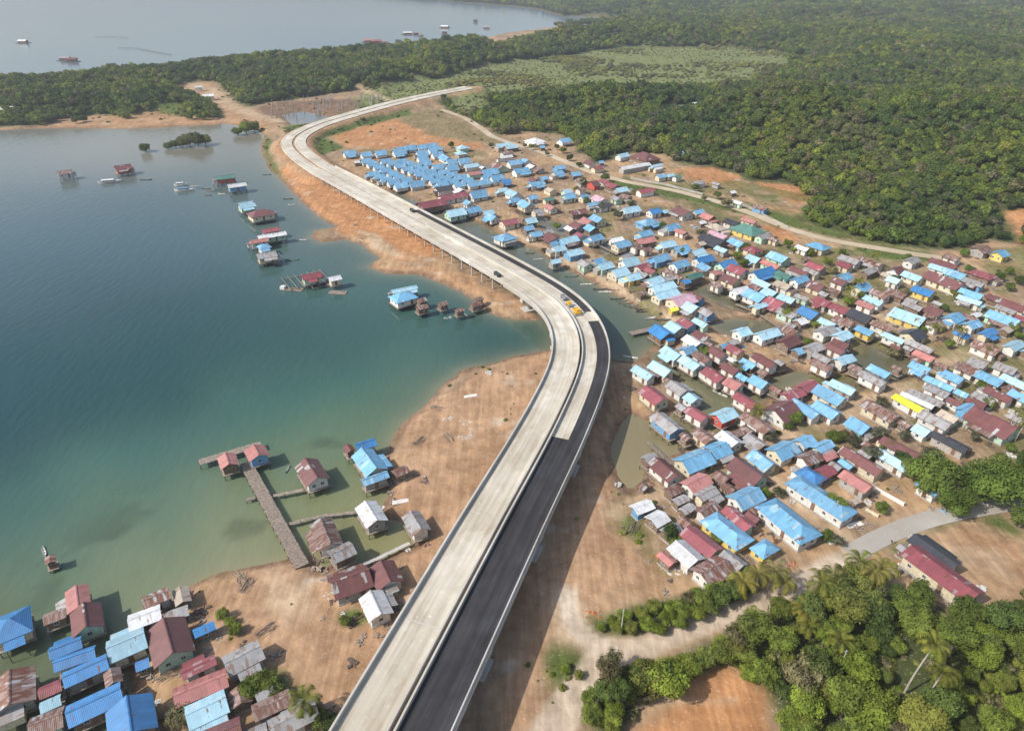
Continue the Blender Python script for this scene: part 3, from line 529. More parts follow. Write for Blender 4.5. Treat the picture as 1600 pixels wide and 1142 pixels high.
machine(777, 429, 'dark tipper truck parked alone on the left carriageway', 'tipper_truck', plain('truck_dark', (.05, .06, .06)))
machine(644, 326, 'small dark truck where the black strip begins on the far deck', 'tipper_truck', plain('truck_dark', (.05, .06, .06)))
# ------------------------------------------------------------------ houses: traced roofs, put back on the ground
REG = {'1': (520, 190, 5.333), '2': (780, 200, 5.333), '3': (780, 340, 5.333), '4': (1040, 200, 5.333), '5': (1040, 340, 5.333), '6': (1300, 340, 5.333), '7': (960, 530, 5), '8': (1280, 530, 5),
       '9': (960, 700, 5), 'a': (1280, 700, 5), 'b': (0, 856, 4), 'c': (300, 856, 4), 'd': (280, 650, 4), 'e': (100, 200, 4), 'f': (400, 350, 4)}
# region > x y ridge length width roof [flags: h hip, n no lean-to, wX wall colour]
TR = {
'1': "135 262 B 8 7 B;275 272 B 7 7 B;395 262 B 8 7 B;550 255 B 9 8 B;600 225 B 8 7 B;665 215 B 7 7 B;735 212 B 8 7 B;790 203 B 8 7 B;850 232 B 10 7 B;740 262 B 8 7 B;745 303 B 7 7 B;870 272 B 8 7 B;940 300 A 10 7 B;1000 330 B 7 7 B;1075 330 B 8 7 B;770 345 B 7 7 B;275 325 B 7 6 B;325 350 B 7 6 B;380 375 B 7 6 B;435 400 B 7 6 B;495 430 B 7 6 B;550 458 B 7 6 B;610 485 B 7 6 B;690 520 B 9 7 B;335 430 B 7 6 B;385 455 B 7 6 B;440 480 B 7 6 B;500 505 B 7 6 B;570 545 B 8 7 B;440 330 B 7 6 B;495 345 B 7 6 B;555 365 B 7 6 B;615 390 B 7 6 B;670 412 B 7 6 B;725 432 B 7 6 B;785 465 B 7 6 B;850 490 B 7 6 B;915 510 B 7 6 B;570 330 B 7 6 B;630 345 B 7 6 B;690 367 B 7 6 B;745 390 B 7 6 B;805 418 B 7 6 B;865 445 B 7 6 B;925 470 B 7 6 B;985 495 B 7 6 B;1050 520 B 7 6 B;870 375 B 7 7 B;990 385 B 8 7 B;920 415 B 7 6 B;990 440 B 7 6 B;1060 460 B 8 6 B;1120 490 B 7 6 B;1180 515 B 7 6 B;1240 505 B 8 6 B;1150 370 B 10 6 P;1300 420 B 11 7 B;1370 480 B 9 9 B;1300 470 B 7 6 B;1080 215 A 7 8 P h;1065 262 A 7 7 P h;1430 205 B 12 7 P;1250 375 A 4 4 W;1385 380 A 9 8 M;1180 430 B 9 6 O;920 560 B 10 7 K;1010 620 B 17 8 R;820 690 B 16 9 R s;1020 765 B 10 8 P s wg;1190 590 B 10 8 B s;1065 570 A 5 5 W;1130 655 A 5 5 B s;1165 715 B 8 6 B s;1290 740 B 6 5 P s;1330 780 A 7 6 B s;1410 570 B 6 5 P;1505 600 A 9 7 P;1510 660 B 6 5 B;200 330 B 4 4 W",
'2': "60 205 B 8 5 T;55 238 B 9 4 W;225 275 A 6 6 B;125 300 B 9 7 B;275 318 A 6 5 W;180 358 B 10 7 B;340 340 A 5 5 T;500 330 B 7 6 B;485 377 B 7 6 B;630 385 B 6 6 B;15 430 B 6 6 D;365 418 B 5 5 B;290 432 A 6 5 M;310 465 B 10 5 B;20 512 B 6 5 P;430 515 A 6 5 E;560 528 B 5 5 P;580 570 B 7 6 B;700 575 B 5 5 B;270 578 B 6 5 B;410 592 B 6 4 N;430 660 A 7 5 O;225 660 A 9 7 B;315 697 B 5 5 G s;255 752 B 6 6 P s;240 812 B 5 5 B s;85 782 B 9 7 R wc;655 700 B 9 5 M wt;845 278 B 4 4 B;755 290 A 7 6 M;820 330 B 8 5 R;1040 235 B 9 6 P;1210 245 A 16 13 M h;1130 320 B 22 5 W n;1310 312 B 9 3 P;1320 335 B 6 3 W;1350 400 B 6 5 B;1480 405 B 5 4 N;1500 218 B 6 5 P;540 108 B 9 8 B;300 108 B 12 12 W h;355 152 B 4 4 B;75 152 B 9 6 P;690 442 A 7 6 T;785 465 B 5 8 M wr;880 443 A 6 5 R;945 480 A 9 7 R;1015 515 B 7 6 P;1215 522 B 10 6 R;840 592 A 8 7 L;980 585 A 6 5 G;790 632 B 8 4 B;870 645 B 8 5 K;815 740 A 8 6 B s;745 785 A 7 6 O;770 860 A 6 6 B;790 905 B 7 6 B s;655 835 A 6 6 M;590 862 A 5 4 W;1090 682 B 10 7 P;1300 692 B 7 6 D;1365 690 B 4 4 P;1530 700 A 10 8 M;1240 782 B 10 8 B h;1430 828 B 9 6 B;1520 862 A 6 4 O;1205 892 B 8 6 B;1210 960 B 10 6 O;1395 968 B 8 6 P;1510 1005 B 8 5 B;300 885 B 6 5 B;395 862 B 5 5 G;445 905 A 8 5 M;670 905 A 5 6 R;570 932 B 10 6 P;480 945 B 4 4 B;490 1005 B 6 6 P;620 1035 B 8 6 P wb;975 930 B 6 5 W s;1015 972 B 8 6 B s;50 912 A 8 9 B h s;1060 570 A 6 5 T;680 510 B 5 5 T;1090 600 A 4 4 T",
'3': "465 365 B 5 4 P s;715 385 A 6 5 G;825 358 B 5 5 B;875 400 B 7 6 P wg;995 455 B 8 7 P;1105 490 B 7 6 P wy;1085 372 B 8 7 P;1190 402 B 7 5 R;1265 442 A 5 4 R;1190 475 A 5 4 G;1290 525 B 8 6 P;1335 338 B 9 6 B;1500 385 B 8 6 B;1370 578 B 12 6 P;1390 635 B 12 6 P;1505 675 B 11 9 L wc;1460 748 B 4 3 Y wy;1380 950 A 9 8 D s;1470 912 A 7 7 P s;1560 890 A 7 6 R;1520 520 B 4 4 D;1190 620 B 4 3 T;1215 260 B 5 4 T;1420 445 A 5 4 T;1060 300 B 6 4 G s;1150 265 B 5 4 T;1420 500 B 5 4 G",
'4': "255 700 B 6 5 B;355 740 A 7 6 O;300 775 B 4 4 W;430 822 A 9 7 E h;560 785 A 7 6 K;700 770 A 8 4 O wc;690 848 A 14 11 N h wy;790 890 B 8 5 G;445 888 A 10 5 L;400 930 A 13 7 K;590 958 A 8 6 B;470 1010 A 6 4 P;725 1008 A 7 6 R h;295 952 B 4 4 E;1275 980 A 9 7 B wc h;1145 1000 A 6 4 W;275 455 B 7 5 G;425 462 A 5 3 G;555 525 B 4 4 W;790 662 A 8 4 T;605 620 A 5 3 W;850 905 A 5 3 T;25 395 B 5 4 P",
'5': "110 262 B 7 5 P;262 285 B 7 5 P;315 345 B 9 6 D;120 382 B 8 6 B wc;335 412 A 6 5 B;500 385 B 9 6 D;240 475 B 8 4 N s;420 455 B 5 4 O;620 440 A 8 7 R;545 520 A 7 6 M s;790 448 B 12 6 D;825 522 A 8 5 P s;875 385 A 9 4 O;880 602 A 6 6 P s;640 618 B 8 5 W s;745 562 A 6 5 T s;745 650 A 9 8 B s;915 685 A 8 8 R s;1020 650 A 7 5 P s;800 712 B 7 3 P s;975 565 A 7 6 E;1105 512 B 8 5 B;1130 440 A 9 4 M;1255 405 A 8 5 R;1200 452 A 7 4 G;1000 482 A 7 5 N;1265 550 A 7 6 M s;1340 712 A 7 6 R;1475 765 A 8 6 R;1200 795 A 8 7 D wc;1015 792 A 8 5 G;1130 850 B 5 5 W;1045 882 A 4 4 G s;1350 872 A 7 4 P;1490 862 A 8 6 T;945 330 A 9 7 B;740 345 A 6 6 P;720 300 B 3 3 T;245 658 A 7 4 M;230 752 A 6 7 P wc;330 795 A 6 5 G;640 932 B 6 6 P s ww;840 985 B 11 6 P ww;565 1022 B 5 4 G;1030 1030 B 9 7 M;1045 945 A 7 6 T;1335 942 B 9 6 G ww;1450 1012 B 8 6 P ww;1250 1072 B 9 6 G;1095 1088 B 4 5 B;1425 1112 A 8 5 M;245 888 A 7 4 P;315 962 A 7 5 M s;240 1002 A 8 6 W s ww;185 1102 B 6 5 B s;445 1108 A 8 5 M s;580 1095 A 7 5 R;485 1052 B 5 3 B;1150 635 A 6 3 G s;350 1010 A 4 3 T s;430 560 A 5 4 T s;90 500 A 6 3 T;1170 330 B 4 3 T;1420 600 A 5 4 T;1320 620 A 4 4 G",
'6': "150 350 A 9 5 G;110 392 A 6 5 R wc;95 490 B 6 5 B;70 530 A 6 5 M;320 365 A 11 4 T;310 440 B 8 4 G;540 440 B 7 6 M;460 465 A 4 4 E;665 355 B 7 5 G;695 482 A 8 5 P;520 520 A 5 5 P;930 385 A 11 5 M;900 422 A 7 4 P;1005 330 A 6 5 T;1245 262 B 7 7 T;1400 300 B 6 6 B wy;1045 478 A 8 6 B;1255 472 A 10 7 R h;930 530 A 15 8 M wc;1165 530 A 8 5 G;765 612 A 8 6 D wy;245 582 B 8 6 B wc;350 690 A 8 4 P;285 725 A 7 4 O;540 640 A 8 6 T;420 625 A 8 5 T;1190 640 A 9 5 B;1150 685 A 9 4 P ww;700 740 A 8 5 G;835 772 A 6 6 M;225 812 A 10 8 K;400 890 A 9 4 T ww;640 830 A 13 8 P wy;1015 835 B 8 6 B ww;1175 885 B 7 5 B ww;1430 840 A 12 7 B wg;1530 735 A 12 6 M;275 960 A 7 5 B wy;850 885 B 7 5 T ww;680 970 B 8 8 K wc;530 1038 A 9 4 P ww;1095 970 A 6 4 D;1300 955 B 9 4 D;710 1095 A 11 5 G;560 1085 A 6 3 M;1290 1082 A 10 7 T;1545 1072 B 9 5 P ww;1210 795 B 5 3 W;1460 765 A 8 4 G;1585 825 A 5 5 R;640 672 A 5 4 G;35 1095 A 7 5 M;890 700 A 4 3 G;1370 675 A 6 5 M;1150 830 A 6 3 T;1460 920 B 5 4 E",
'7': "585 82 B 6 5 P s;480 130 A 9 6 P s;570 170 A 9 6 P s ww;370 205 A 9 6 P s wc;230 258 A 9 5 P ww;690 142 A 8 5 T s;810 98 A 9 6 M ww;930 82 A 7 5 R;910 140 A 4 3 W;1050 202 A 6 4 B;1190 165 A 10 5 M ww;1255 205 A 4 4 G;915 262 A 7 5 M ww;1030 300 A 5 4 B s;790 285 A 9 6 R ww s;925 345 A 6 6 O ww s;1140 338 A 7 6 B ww s;1240 365 A 5 4 T s;1380 415 B 9 5 R ww;1530 365 B 8 5 R;1540 522 A 11 5 B ww;1310 560 B 10 10 M ww n;1030 480 A 9 5 R ww s;1115 650 A 12 6 T ww;860 592 B 8 6 P wr s;640 580 A 8 5 R ww s;550 530 A 3 4 G s;310 440 A 10 7 R wc;490 385 A 8 6 G ww;610 450 A 5 6 P ww s;410 655 A 11 6 G wb s;740 745 A 7 5 T s;895 780 A 8 7 W;810 840 B 7 7 B;625 942 B 11 8 B wc;395 1015 A 10 6 M ww;280 945 B 5 4 G;1085 780 A 7 4 G;1350 880 B 9 7 B wc;1155 945 A 8 6 B;1030 1040 A 11 8 M;1470 940 B 8 6 T ww;1030 700 A 5 4 T s;560 750 A 4 3 T s;1170 250 A 4 4 T s;470 310 A 4 3 T s;940 700 B 4 3 T s;1590 850 B 6 5 B ww",
'8': "140 98 B 7 5 M s;185 150 B 8 5 P ww s;40 185 A 8 5 T s;40 120 A 7 4 G s;870 160 A 8 5 O;800 198 A 7 5 B s ww;960 185 A 6 4 T;1160 225 A 8 7 T;1250 180 A 6 6 G;1460 222 A 7 6 G ww;1050 292 A 7 5 B ww;955 345 A 10 4 B ww;1105 402 A 5 4 B;1000 432 A 9 5 G ww;1110 495 A 6 5 M ww;1330 290 A 9 6 B ww;1530 345 A 11 5 P;1410 425 A 9 5 M ww;1280 452 A 7 4 G;1230 490 A 6 4 M wg;1195 560 B 8 5 B;1310 640 A 15 11 M wg;720 495 A 11 4 Y n;770 470 A 12 3 W n;835 455 A 12 4 G;910 615 A 10 6 G ww;1040 590 A 6 5 E;520 575 A 13 7 T wc;790 685 A 6 7 P ww;970 765 A 12 4 K;310 675 A 7 7 B wg;470 250 A 8 5 B;420 312 A 10 5 G ww;290 235 A 5 5 T;185 380 A 9 5 P;80 430 A 11 7 B;15 565 A 9 6 B ww;640 845 A 12 5 M;570 940 A 11 5 P ww;310 955 A 16 6 M;130 930 A 7 4 B;50 1000 B 7 6 R;160 990 A 5 4 G;30 830 B 8 4 B;70 875 B 7 4 O;250 1075 A 9 5 O;670 640 A 5 4 T;1560 600 A 5 5 G;420 830 A 5 4 T;700 80 A 4 3 G;1480 340 B 5 4 T;1560 440 A 6 5 B;610 240 A 4 3 T;260 700 A 3 3 T;1580 60 B 5 4 P;370 880 A 5 3 G",
'9': "680 300 B 9 6 O;545 360 B 6 5 T;760 385 B 8 4 G;870 225 A 5 5 T;600 432 B 7 2.6 G;1040 400 B 10 7 B ww;1075 500 A 5 4 M;975 545 A 11 5 R wg;865 610 A 15 8 B h wy n;1045 668 A 5 7 B h wy;1320 570 A 17.5 8.5 B h ww n;640 700 A 11 6 R wg;730 470 B 9 5 T;590 555 A 5 5 T;480 575 B 6 5 G;375 525 B 6 6 W;290 510 B 6 4 W;570 840 A 8 6 W ww;745 925 B 9 7 T ww;465 815 A 5 3 O;920 875 A 6 4 G ww;1490 235 A 9 7 D h wc;240 240 A 3 3 T s;640 490 B 8 3 G;900 300 A 4 4 T",
'a': "60 355 A 20 7 B h ww n;870 300 A 6 5 B ww;850 835 A 12 5 K ww;960 975 A 17 6.5 R wc n;780 800 A 3 3 G;290 395 B 3 2 E",
'b': "70 480 B 8 9 D s h;110 880 A 10 9 T s wk;450 370 A 8 5 O s;540 450 A 9 7 M s wg;790 570 B 8 7 P s;410 590 B 7 4 D s;470 660 B 9 4 D s;520 780 B 10 5 D s;555 960 B 11 6 D s;820 1070 A 9 9 D s;300 880 B 5 4 R s;330 930 B 4 3 P s;370 1050 B 6 5 T s;1030 570 A 12 9 M wg;920 430 B 7 5 W;1080 430 B 6 4 G;975 665 B 3 3 D;1270 490 B 5 3 D;1290 850 B 11 5 O wg;1240 735 B 7 2.6 R;1480 700 B 8 6 G;1320 980 B 8 6 P;1460 930 A 5 5 T;1130 330 A 6 4 E;990 350 B 6 4 T;700 800 A 5 4 T s;420 400 B 5 4 T s;300 45 A 3 2.6 T s",
'c': "1000 200 B 10 8 M;1200 175 A 8 7 M;1145 345 A 8 6 W;400 935 B 3 3 G;500 985 B 8 4 T;560 1090 B 10 5 G;260 1125 B 8 5 M;420 1120 B 5 5 G",
'd': "305 280 A 6 5 O s n;485 230 A 6 6 O s wb n;830 350 A 11 7 M s n ww;1190 290 A 12 7 B s wc;1165 175 B 6 4 D s;1060 195 A 4 3 M s;1215 375 B 8 3 B s;1200 610 A 9 6 W s n;920 740 A 11 6 T s ww;1010 840 B 6 5 G s;1480 665 A 8 5 G s;1380 330 B 5 4 T n",
'e': "370 250 B 9 8 M s wr;1010 310 B 11 6 N s wr;1080 360 B 10 6 W s wb;1140 485 B 8 7 P s wg;1230 535 B 12 9 M s h wc;1290 640 B 8 5 R s;1300 672 B 13 4 W s;1220 705 B 8 4 O s;1250 740 B 5 5 B s h;1265 795 B 8 6 G s;5 280 B 8 6 T s",
'f': "345 325 B 8 6 R s;490 340 B 5 4 W s n;920 455 B 10 8 B s ww h;925 408 B 11 3 P s;1030 465 B 4 4 T s;1035 512 B 5 4 T s;1165 490 B 4 4 T s;1270 530 B 4 3 T s;1370 490 B 5 4 T s;1395 465 B 4 3 T s"}
def A_(d): return R(-58.5 if d == 'A' else 31.5)
H = []
for reg, txt in TR.items():
    ox, oy, sc = REG[reg]
    for e in txt.split(';'):
        t = e.split(); x, y = ox + float(t[0]) / sc, oy + float(t[1]) / sc
        fl = t[6:]; L, W_ = float(t[3]), float(t[4])
        k = (.77 if float(t[3]) < 14 else .82) + .17 * min(1, max(0, (540 - y) / 140)) if reg not in '1' else .92
        if reg in 'bc': k = .74
        hid = dict(px=x, py=y, L=L * k, W=W_ * k, a=A_(t[2]) + R(random.uniform(-5, 5)) * (.3 if reg == '1' else 1), o=t[2], c=t[5], hip='h' in fl, st='s' in fl, lean='n' not in fl, wall=next((f[1] for f in fl if len(f) == 2), None), reg=reg)
        X, Y, z = G(x, y, 3.0 + (1.2 if hid['st'] else 0)); hid['X'], hid['Y'] = X, Y
        H.append(hid)
# drop re-traced duplicates from overlapping enlargements, then settle neighbours so that no two houses overlap
keep = []
for h in H:
    if any(abs(h['px'] - k['px']) < 4 and abs(h['py'] - k['py']) < 3 for k in keep): continue
    keep.append(h)
H = keep
def corners(h):
    c, s = math.cos(h['a']), math.sin(h['a']); l, w_ = h['L'] / 2 + .25, h['W'] / 2 + .25
    return [(h['X'] + c * i * l - s * j * w_, h['Y'] + s * i * l + c * j * w_) for i, j in ((-1, -1), (1, -1), (1, 1), (-1, 1))]
def pen(a, b):
    best = None
    for h in (a, b):
        for t in (h['a'], h['a'] + math.pi / 2):
            ax = (math.cos(t), math.sin(t)); p = [c[0] * ax[0] + c[1] * ax[1] for c in a['C']]; q = [c[0] * ax[0] + c[1] * ax[1] for c in b['C']]
            o = min(max(p), max(q)) - max(min(p), min(q))
            if o <= 0: return None
            if best is None or o < best[0]: best = (o, ax, 1 if sum(p) < sum(q) else -1)
    return best
for it in range(40):
    for h in H: h['C'] = corners(h)
    mv = 0
    for i, a in enumerate(H):
        for b_ in H[i + 1:]:
            if abs(a['X'] - b_['X']) > 18 or abs(a['Y'] - b_['Y']) > 18: continue
            p = pen(a, b_)
            if p:
                mv += 1; d = min(p[0], 1.2) * .26 * p[2]
                wa, wb = a['L'] * a['W'], b_['L'] * b_['W']; fa, fb = 2 * wb / (wa + wb), 2 * wa / (wa + wb)
                a['X'] -= p[1][0] * d * fa; a['Y'] -= p[1][1] * d * fa; b_['X'] += p[1][0] * d * fb; b_['Y'] += p[1][1] * d * fb
                if it > 8:
                    for h in (a, b_):
                        h['L'] = max(h['L'] * .992, 3); h['W'] = max(h['W'] * .992, 2.4)
                a['C'] = corners(a); b_['C'] = corners(b_)
    if not mv: break
# shared small meshes
def box_me(name, dims, mat, frame=None):
    mb = MB(); x, y, z = dims; mb.box(-x / 2, x / 2, -y / 2, y / 2, 0, z); me = mb.mesh(name, mat); return me
def win_me():
    mb = MB(); w_, h_, f, t = .85, .9, .08, .05
    mb.box(-w_ / 2, w_ / 2, 0, t, 0, f); mb.box(-w_ / 2, w_ / 2, 0, t, h_ - f, h_); mb.box(-w_ / 2, -w_ / 2 + f, 0, t, f, h_ - f); mb.box(w_ / 2 - f, w_ / 2, 0, t, f, h_ - f); mb.box(-.03, .03, 0, t * .8, f, h_ - f)
    mb.box(-w_ / 2 + f, -.03, 0, .02, f, h_ - f, 1); mb.box(.03, w_ / 2 - f, 0, .02, f, h_ - f, 1)
    return mb.mesh('window', [frame_m, glass])
WINM = win_me()
mb = MB(); mb.box(-.48, .48, 0, .05, 0, 2.0); mb.box(.34, .4, .05, .1, .95, 1.05, 1); DOORM = mb.mesh('door', [door_m, frame_m])
mb = MB(); mb.tube((0, 0, 0), (0, 0, 1), .11, .09, 7); STM = mb.mesh('stilt', dkwood)
def house(h, i):
    L, W_, c = h['L'], h['W'], h['c']; small = L < 4.4
    zt = min(hz(*q) for q in corners(h)); zm = max(hz(*q) for q in corners(h)); st = h['st'] or zt < .15
    base = (.9 if L < 3 else 1.7) if st else max(zm, .5) + .25
    wh = 2.1 if small else 2.65
    if h['reg'] in 'a9' and L > 11: wh = 3.0
    if h['reg'] == '1' and h['c'] == 'B': wh = 2.2
    rh = W_ * .5 * (.56 if c in 'DBPM' and not h['hip'] else .46) * random.uniform(.85, 1.1); oh = .55 if not small else .3
    wk = h['wall'] or ('w' if h['reg'] == '1' and c == 'B' else None) or random.choices('wcgtkb', (5, 2.5, 1, 2, 1.5, .6))[0]
    if small and not h['wall']: wk = 't'
    if h['reg'] == '1' and c == 'B': rh *= 1.3
    h['wk'] = wk; near = h['py'] > 300 or h['px'] < 520
    t = empty('house' if not small else 'hut', (h['X'], h['Y'], base), h['a']); h['ob'] = t
    wl, ww = L / 2 - .35, W_ / 2 - .35
    mb = MB(); rhw = rh * (ww / (W_ / 2 + .0)) - .12
    if h['hip']:
        mb.box(-wl, wl, -ww, ww, 0, wh)
    else:
        z0 = 0; pr = [(-ww, 0), (ww, 0), (ww, wh), (0, wh + max(rhw, .1)), (-ww, wh)]
        vs = [(-wl, y, z) for y, z in pr] + [(wl, y, z) for y, z in pr]
        mb.add(vs, [(4, 3, 2, 1, 0), (5, 6, 7, 8, 9)] + [(k, (k + 1) % 5, 5 + (k + 1) % 5, 5 + k) for k in range(5)])
    mb.build('wall', WM[wk], t)
    mb = MB(); X, Yh = L / 2 + oh - .25, W_ / 2 + oh - .25; sl_ = rh / (W_ / 2); ze = wh - sl_ * (Yh - ww) + .02; zr = ze + sl_ * Yh; tk = .09
    if h['hip']:
        r = max(L / 2 - W_ / 2 * .9, .25) if c != 'W' or L < 11 else .25
        zr = ze + rh * 1.1
        e = [(-X, -Yh, ze), (X, -Yh, ze), (X, Yh, ze), (-X, Yh, ze)]; a_, b_ = (-r, 0, zr), (r, 0, zr)
        mb.add(e + [a_, b_] + [(p[0], p[1], p[2] - tk) for p in e], [(0, 1, 5, 4), (1, 2, 5), (2, 3, 4, 5), (3, 0, 4), (0, 6, 7, 1), (1, 7, 8, 2), (2, 8, 9, 3), (3, 9, 6, 0), (9, 8, 7, 6)])
    else:
        for s in (-1, 1):
            q = [(-X, s * Yh, ze), (X, s * Yh, ze), (X, 0, zr), (-X, 0, zr)]
            if s > 0: q = q[::-1]
            mb.slab(q, tk)
    ro = mb.build('roof', RM[c], t)
    if near and L > 4.4 and not h['hip']:
        mb = MB(); mb.slab([(-X - .02, -.22, zr + .0), (X + .02, -.22, zr + .0), (X + .02, 0, zr + .07), (-X - .02, 0, zr + .07)], .03); mb.slab([(-X - .02, 0, zr + .07), (X + .02, 0, zr + .07), (X + .02, .22, zr), (-X - .02, .22, zr)], .03)
        mb.build('ridge_cap', RM[c], ro)
    lean = h['lean'] and L > 4.6 and random.random() < .42
    side = random.choice((-1, 1)); h['leanc'] = None
    if lean:                                      # lean-to roof and its posts on one side
        wd = random.uniform(1.3, 1.9); l0 = -X + random.uniform(0, L * .35); l1 = X - random.uniform(0, L * .35)
        if l1 - l0 > 2:
            cz = ze - .12; q = [(l0, side * (Yh + wd), cz - .55), (l1, side * (Yh + wd), cz - .55), (l1, side * (Yh - .1), cz), (l0, side * (Yh - .1), cz)]
            if side > 0: q = q[::-1]
            mb = MB(); mb.slab(q, .07); cl = random.choice([c, c, c, 'T', 'G']); pr_ = mb.build('porch_roof', RM[cl], t); h['leanc'] = cl
            mb = MB()
            for xx in (l0 + .2, l1 - .2): put('post', STM, pr_, (xx, side * (Yh + wd - .2), -.3 if not st else -2), scale=(.8, .8, cz - .6 + (.3 if not st else 2)))
    if L > 4.8 and h['lean'] and random.random() < .5:   # lower annex under a lean-to at one end where there is room
        s = random.choice((-1, 1)); aw = W_ * random.uniform(.5, .85); al = random.uniform(1.4, 2.4); ca, sa = math.cos(h['a']), math.sin(h['a'])
        tmp = dict(X=h['X'] + ca * s * (L / 2 + al / 2), Y=h['Y'] + sa * s * (L / 2 + al / 2), L=al, W=aw, a=h['a']); tmp['C'] = corners(tmp)
        if not any(k is not h and abs(k['X'] - tmp['X']) < 16 and abs(k['Y'] - tmp['Y']) < 16 and pen(tmp, k) for k in H) and not (hz(tmp['X'], tmp['Y']) < 0 and not st):
            x0, x1 = sorted((s * (wl + .01), s * (L / 2 + al - .3))); yo = random.uniform(-.5, .5) * (W_ - aw); hb = min(wh - .45, 2.0); mb = MB(); mb.box(x0, x1, yo - aw / 2 + .25, yo + aw / 2 - .25, -.1, hb - .3); an = mb.build('annex', WM[random.choice('tkcw')], t)
            e0, e1 = s * (wl + .02), s * (L / 2 + al); q = [(e0, yo - aw / 2, hb + .12), (e1, yo - aw / 2, hb - .28), (e1, yo + aw / 2, hb - .28), (e0, yo + aw / 2, hb + .12)]; mb = MB(); mb.slab(q if s > 0 else q[::-1], .07); mb.build('annex_roof', RM[random.choice('TGG' + c * 3)], an)
            if st:
                for yy in (-aw / 2 + .3, aw / 2 - .3): put('stilt', STM, an, (e1 - s * .4, yo + yy, -3.6), scale=(1, 1, 3.45))
    if near:
        step = 2.5; n = max(1, int((2 * wl - .8) // step)) if not small else 1
        for s in (-1, 1):
            for k in range(n):
                xx = -wl + (k + .5) * 2 * wl / n
                if s == -1 and k == n // 2 and not small:
                    put('door', DOORM, t, (xx, -ww, .02), (0, 0, math.pi)); continue
                put('window', WINM, t, (xx, s * ww, .85 if wh > 2.3 else .65), (0, 0, math.pi if s < 0 else 0))
        if W_ > 4:
            for s in (-1, 1):
                for yy in ((-ww * .45, ww * .45) if W_ > 4.8 else (0,)): put('window', WINM, t, (s * wl, yy, .85 if wh > 2.3 else .65), (0, 0, -s * math.pi / 2))
    if st:
        mb = MB(); mb.box(-L / 2 - .1, L / 2 + .1, -W_ / 2 - .1, W_ / 2 + .1, -.2, -.003); mb.build('floor_deck', wood, t)
        nx, ny = max(2, int(L // 2.4) + 1), max(2, int(W_ // 2.6) + 1)
        for a_ in range(nx):
            for b_ in range(ny):
                put('stilt', STM, t, (-L / 2 + .2 + a_ * (L - .4) / (nx - 1), -W_ / 2 + .2 + b_ * (W_ - .4) / (ny - 1), -3.6), scale=(1, 1, 3.4))
    else:
        mb = MB(); mb.box(-wl - .15, wl + .15, -ww - .15, ww + .15, zt - base - .6, -.003); mb.build('foundation', WM['k'], t)
for i, h in enumerate(H): house(h, i)
# past the 300 houses that show largest, the rest of the far village is one object
def pxarea(h): return h['L'] * h['W'] * (h['py'] + 60) ** 2 * (h['py'] + 200)
hs = sorted([h for h in H if h['L'] >= 4.4], key=lambda h: -pxarea(h)); far_h = hs[300:]; fid = set(id(h) for h in far_h)
bpy.context.view_layer.update()
mats, vs, fs, ms = [], [], [], []
for h in far_h:
    st_ = [h['ob']]; allo = []
    while st_:
        o = st_.pop(); allo.append(o); st_ += list(o.children)
    for o in allo:
        if o.type != 'MESH' or o.name.split('.')[0] in ('foundation',): continue
        mw = o.matrix_world; n0 = len(vs)
        vs += [tuple(mw @ v.co) for v in o.data.vertices]
        for p in o.data.polygons:
            m = o.data.materials[p.material_index]
            if m not in mats: mats.append(m)
            fs.append(tuple(i + n0 for i in p.vertices)); ms.append(mats.index(m))
    for o in allo: bpy.data.objects.remove(o)
me = bpy.data.meshes.new('distant_houses'); me.from_pydata(vs, [], fs)
for m in mats: me.materials.append(m)
me.polygons.foreach_set('material_index', ms); me.update()
tag(link(bpy.data.objects.new('distant_houses', me)), 'small far blue roofed houses scattered through the far end of the village', 'houses', kind='stuff')
HA = H; H = [h for h in H if id(h) not in fid]
# ---- labels that single each house out, worked out from what stands next to it
def zone_of(h):
    x, y, X, Y = h['px'], h['py'], h['X'], h['Y']
    ch = waters[1]; d = float(segdist(np.array([X]), np.array([Y]), ch)[0][0])
    if h['reg'] in 'ef' and x < 770: return 'out in the bay'
    if h['reg'] == 'd': return 'on the near bay shore'
    if h['reg'] in 'bc': return 'in the lower left settlement'
    if d < 14 and y > 320 and y < 600: return 'by the channel'
    dr = lambda k: float(segdist(np.array([X]), np.array([Y]), ptsl(roads[k][0], 1.2), False)[0][0])
    if dr('r1') < 14: return 'along the straight dirt lane'
    if h['reg'] == 'a' and y > 850: return 'beside the bare cut slope'
    if y < 245: return 'at the far end of the village'
    if x > 1490: return 'near the right edge'
    if x > 1040 and y < 345 + (x - 1200) * .12: return 'below the forest road'
    if h['st']: return 'over the village creek'
    if y < 340: return 'in the far village'
    if y < 480: return 'in the middle village'
    return 'in the near village'
for h in H:
    h['zone'] = zone_of(h); h['col'] = RW[h['c']]; A = h['L'] * h['W']; h['sz'] = 'small ' if A < 19 else 'large ' if A > 52 else ''
    h['form'] = 'hipped' if h['hip'] else 'gabled'; h['kind'] = 'hut' if h['L'] < 4.4 else 'house'; h['wn'] = WW[h['wk']] + ' walls'
    h['lean'] = (RW[h['leanc']] + ' porch roof') if h['leanc'] else 'no porch roof'
    x, y = h['px'], h['py']; nb = {}
    for k in HA:
        if k is h: continue
        dx, dy = k['px'] - x, (k['py'] - y) * 1.3; d = math.hypot(dx, dy)
        if d > 75: continue
        q = 'right' if abs(dx) > abs(dy) and dx > 0 else 'left' if abs(dx) > abs(dy) else 'below' if dy > 0 else 'above'
        if q not in nb or d < nb[q][0]: nb[q] = (d, RW[k['c']])
    for q in ('left', 'right', 'above', 'below'): h[q] = nb[q][1] if q in nb else None
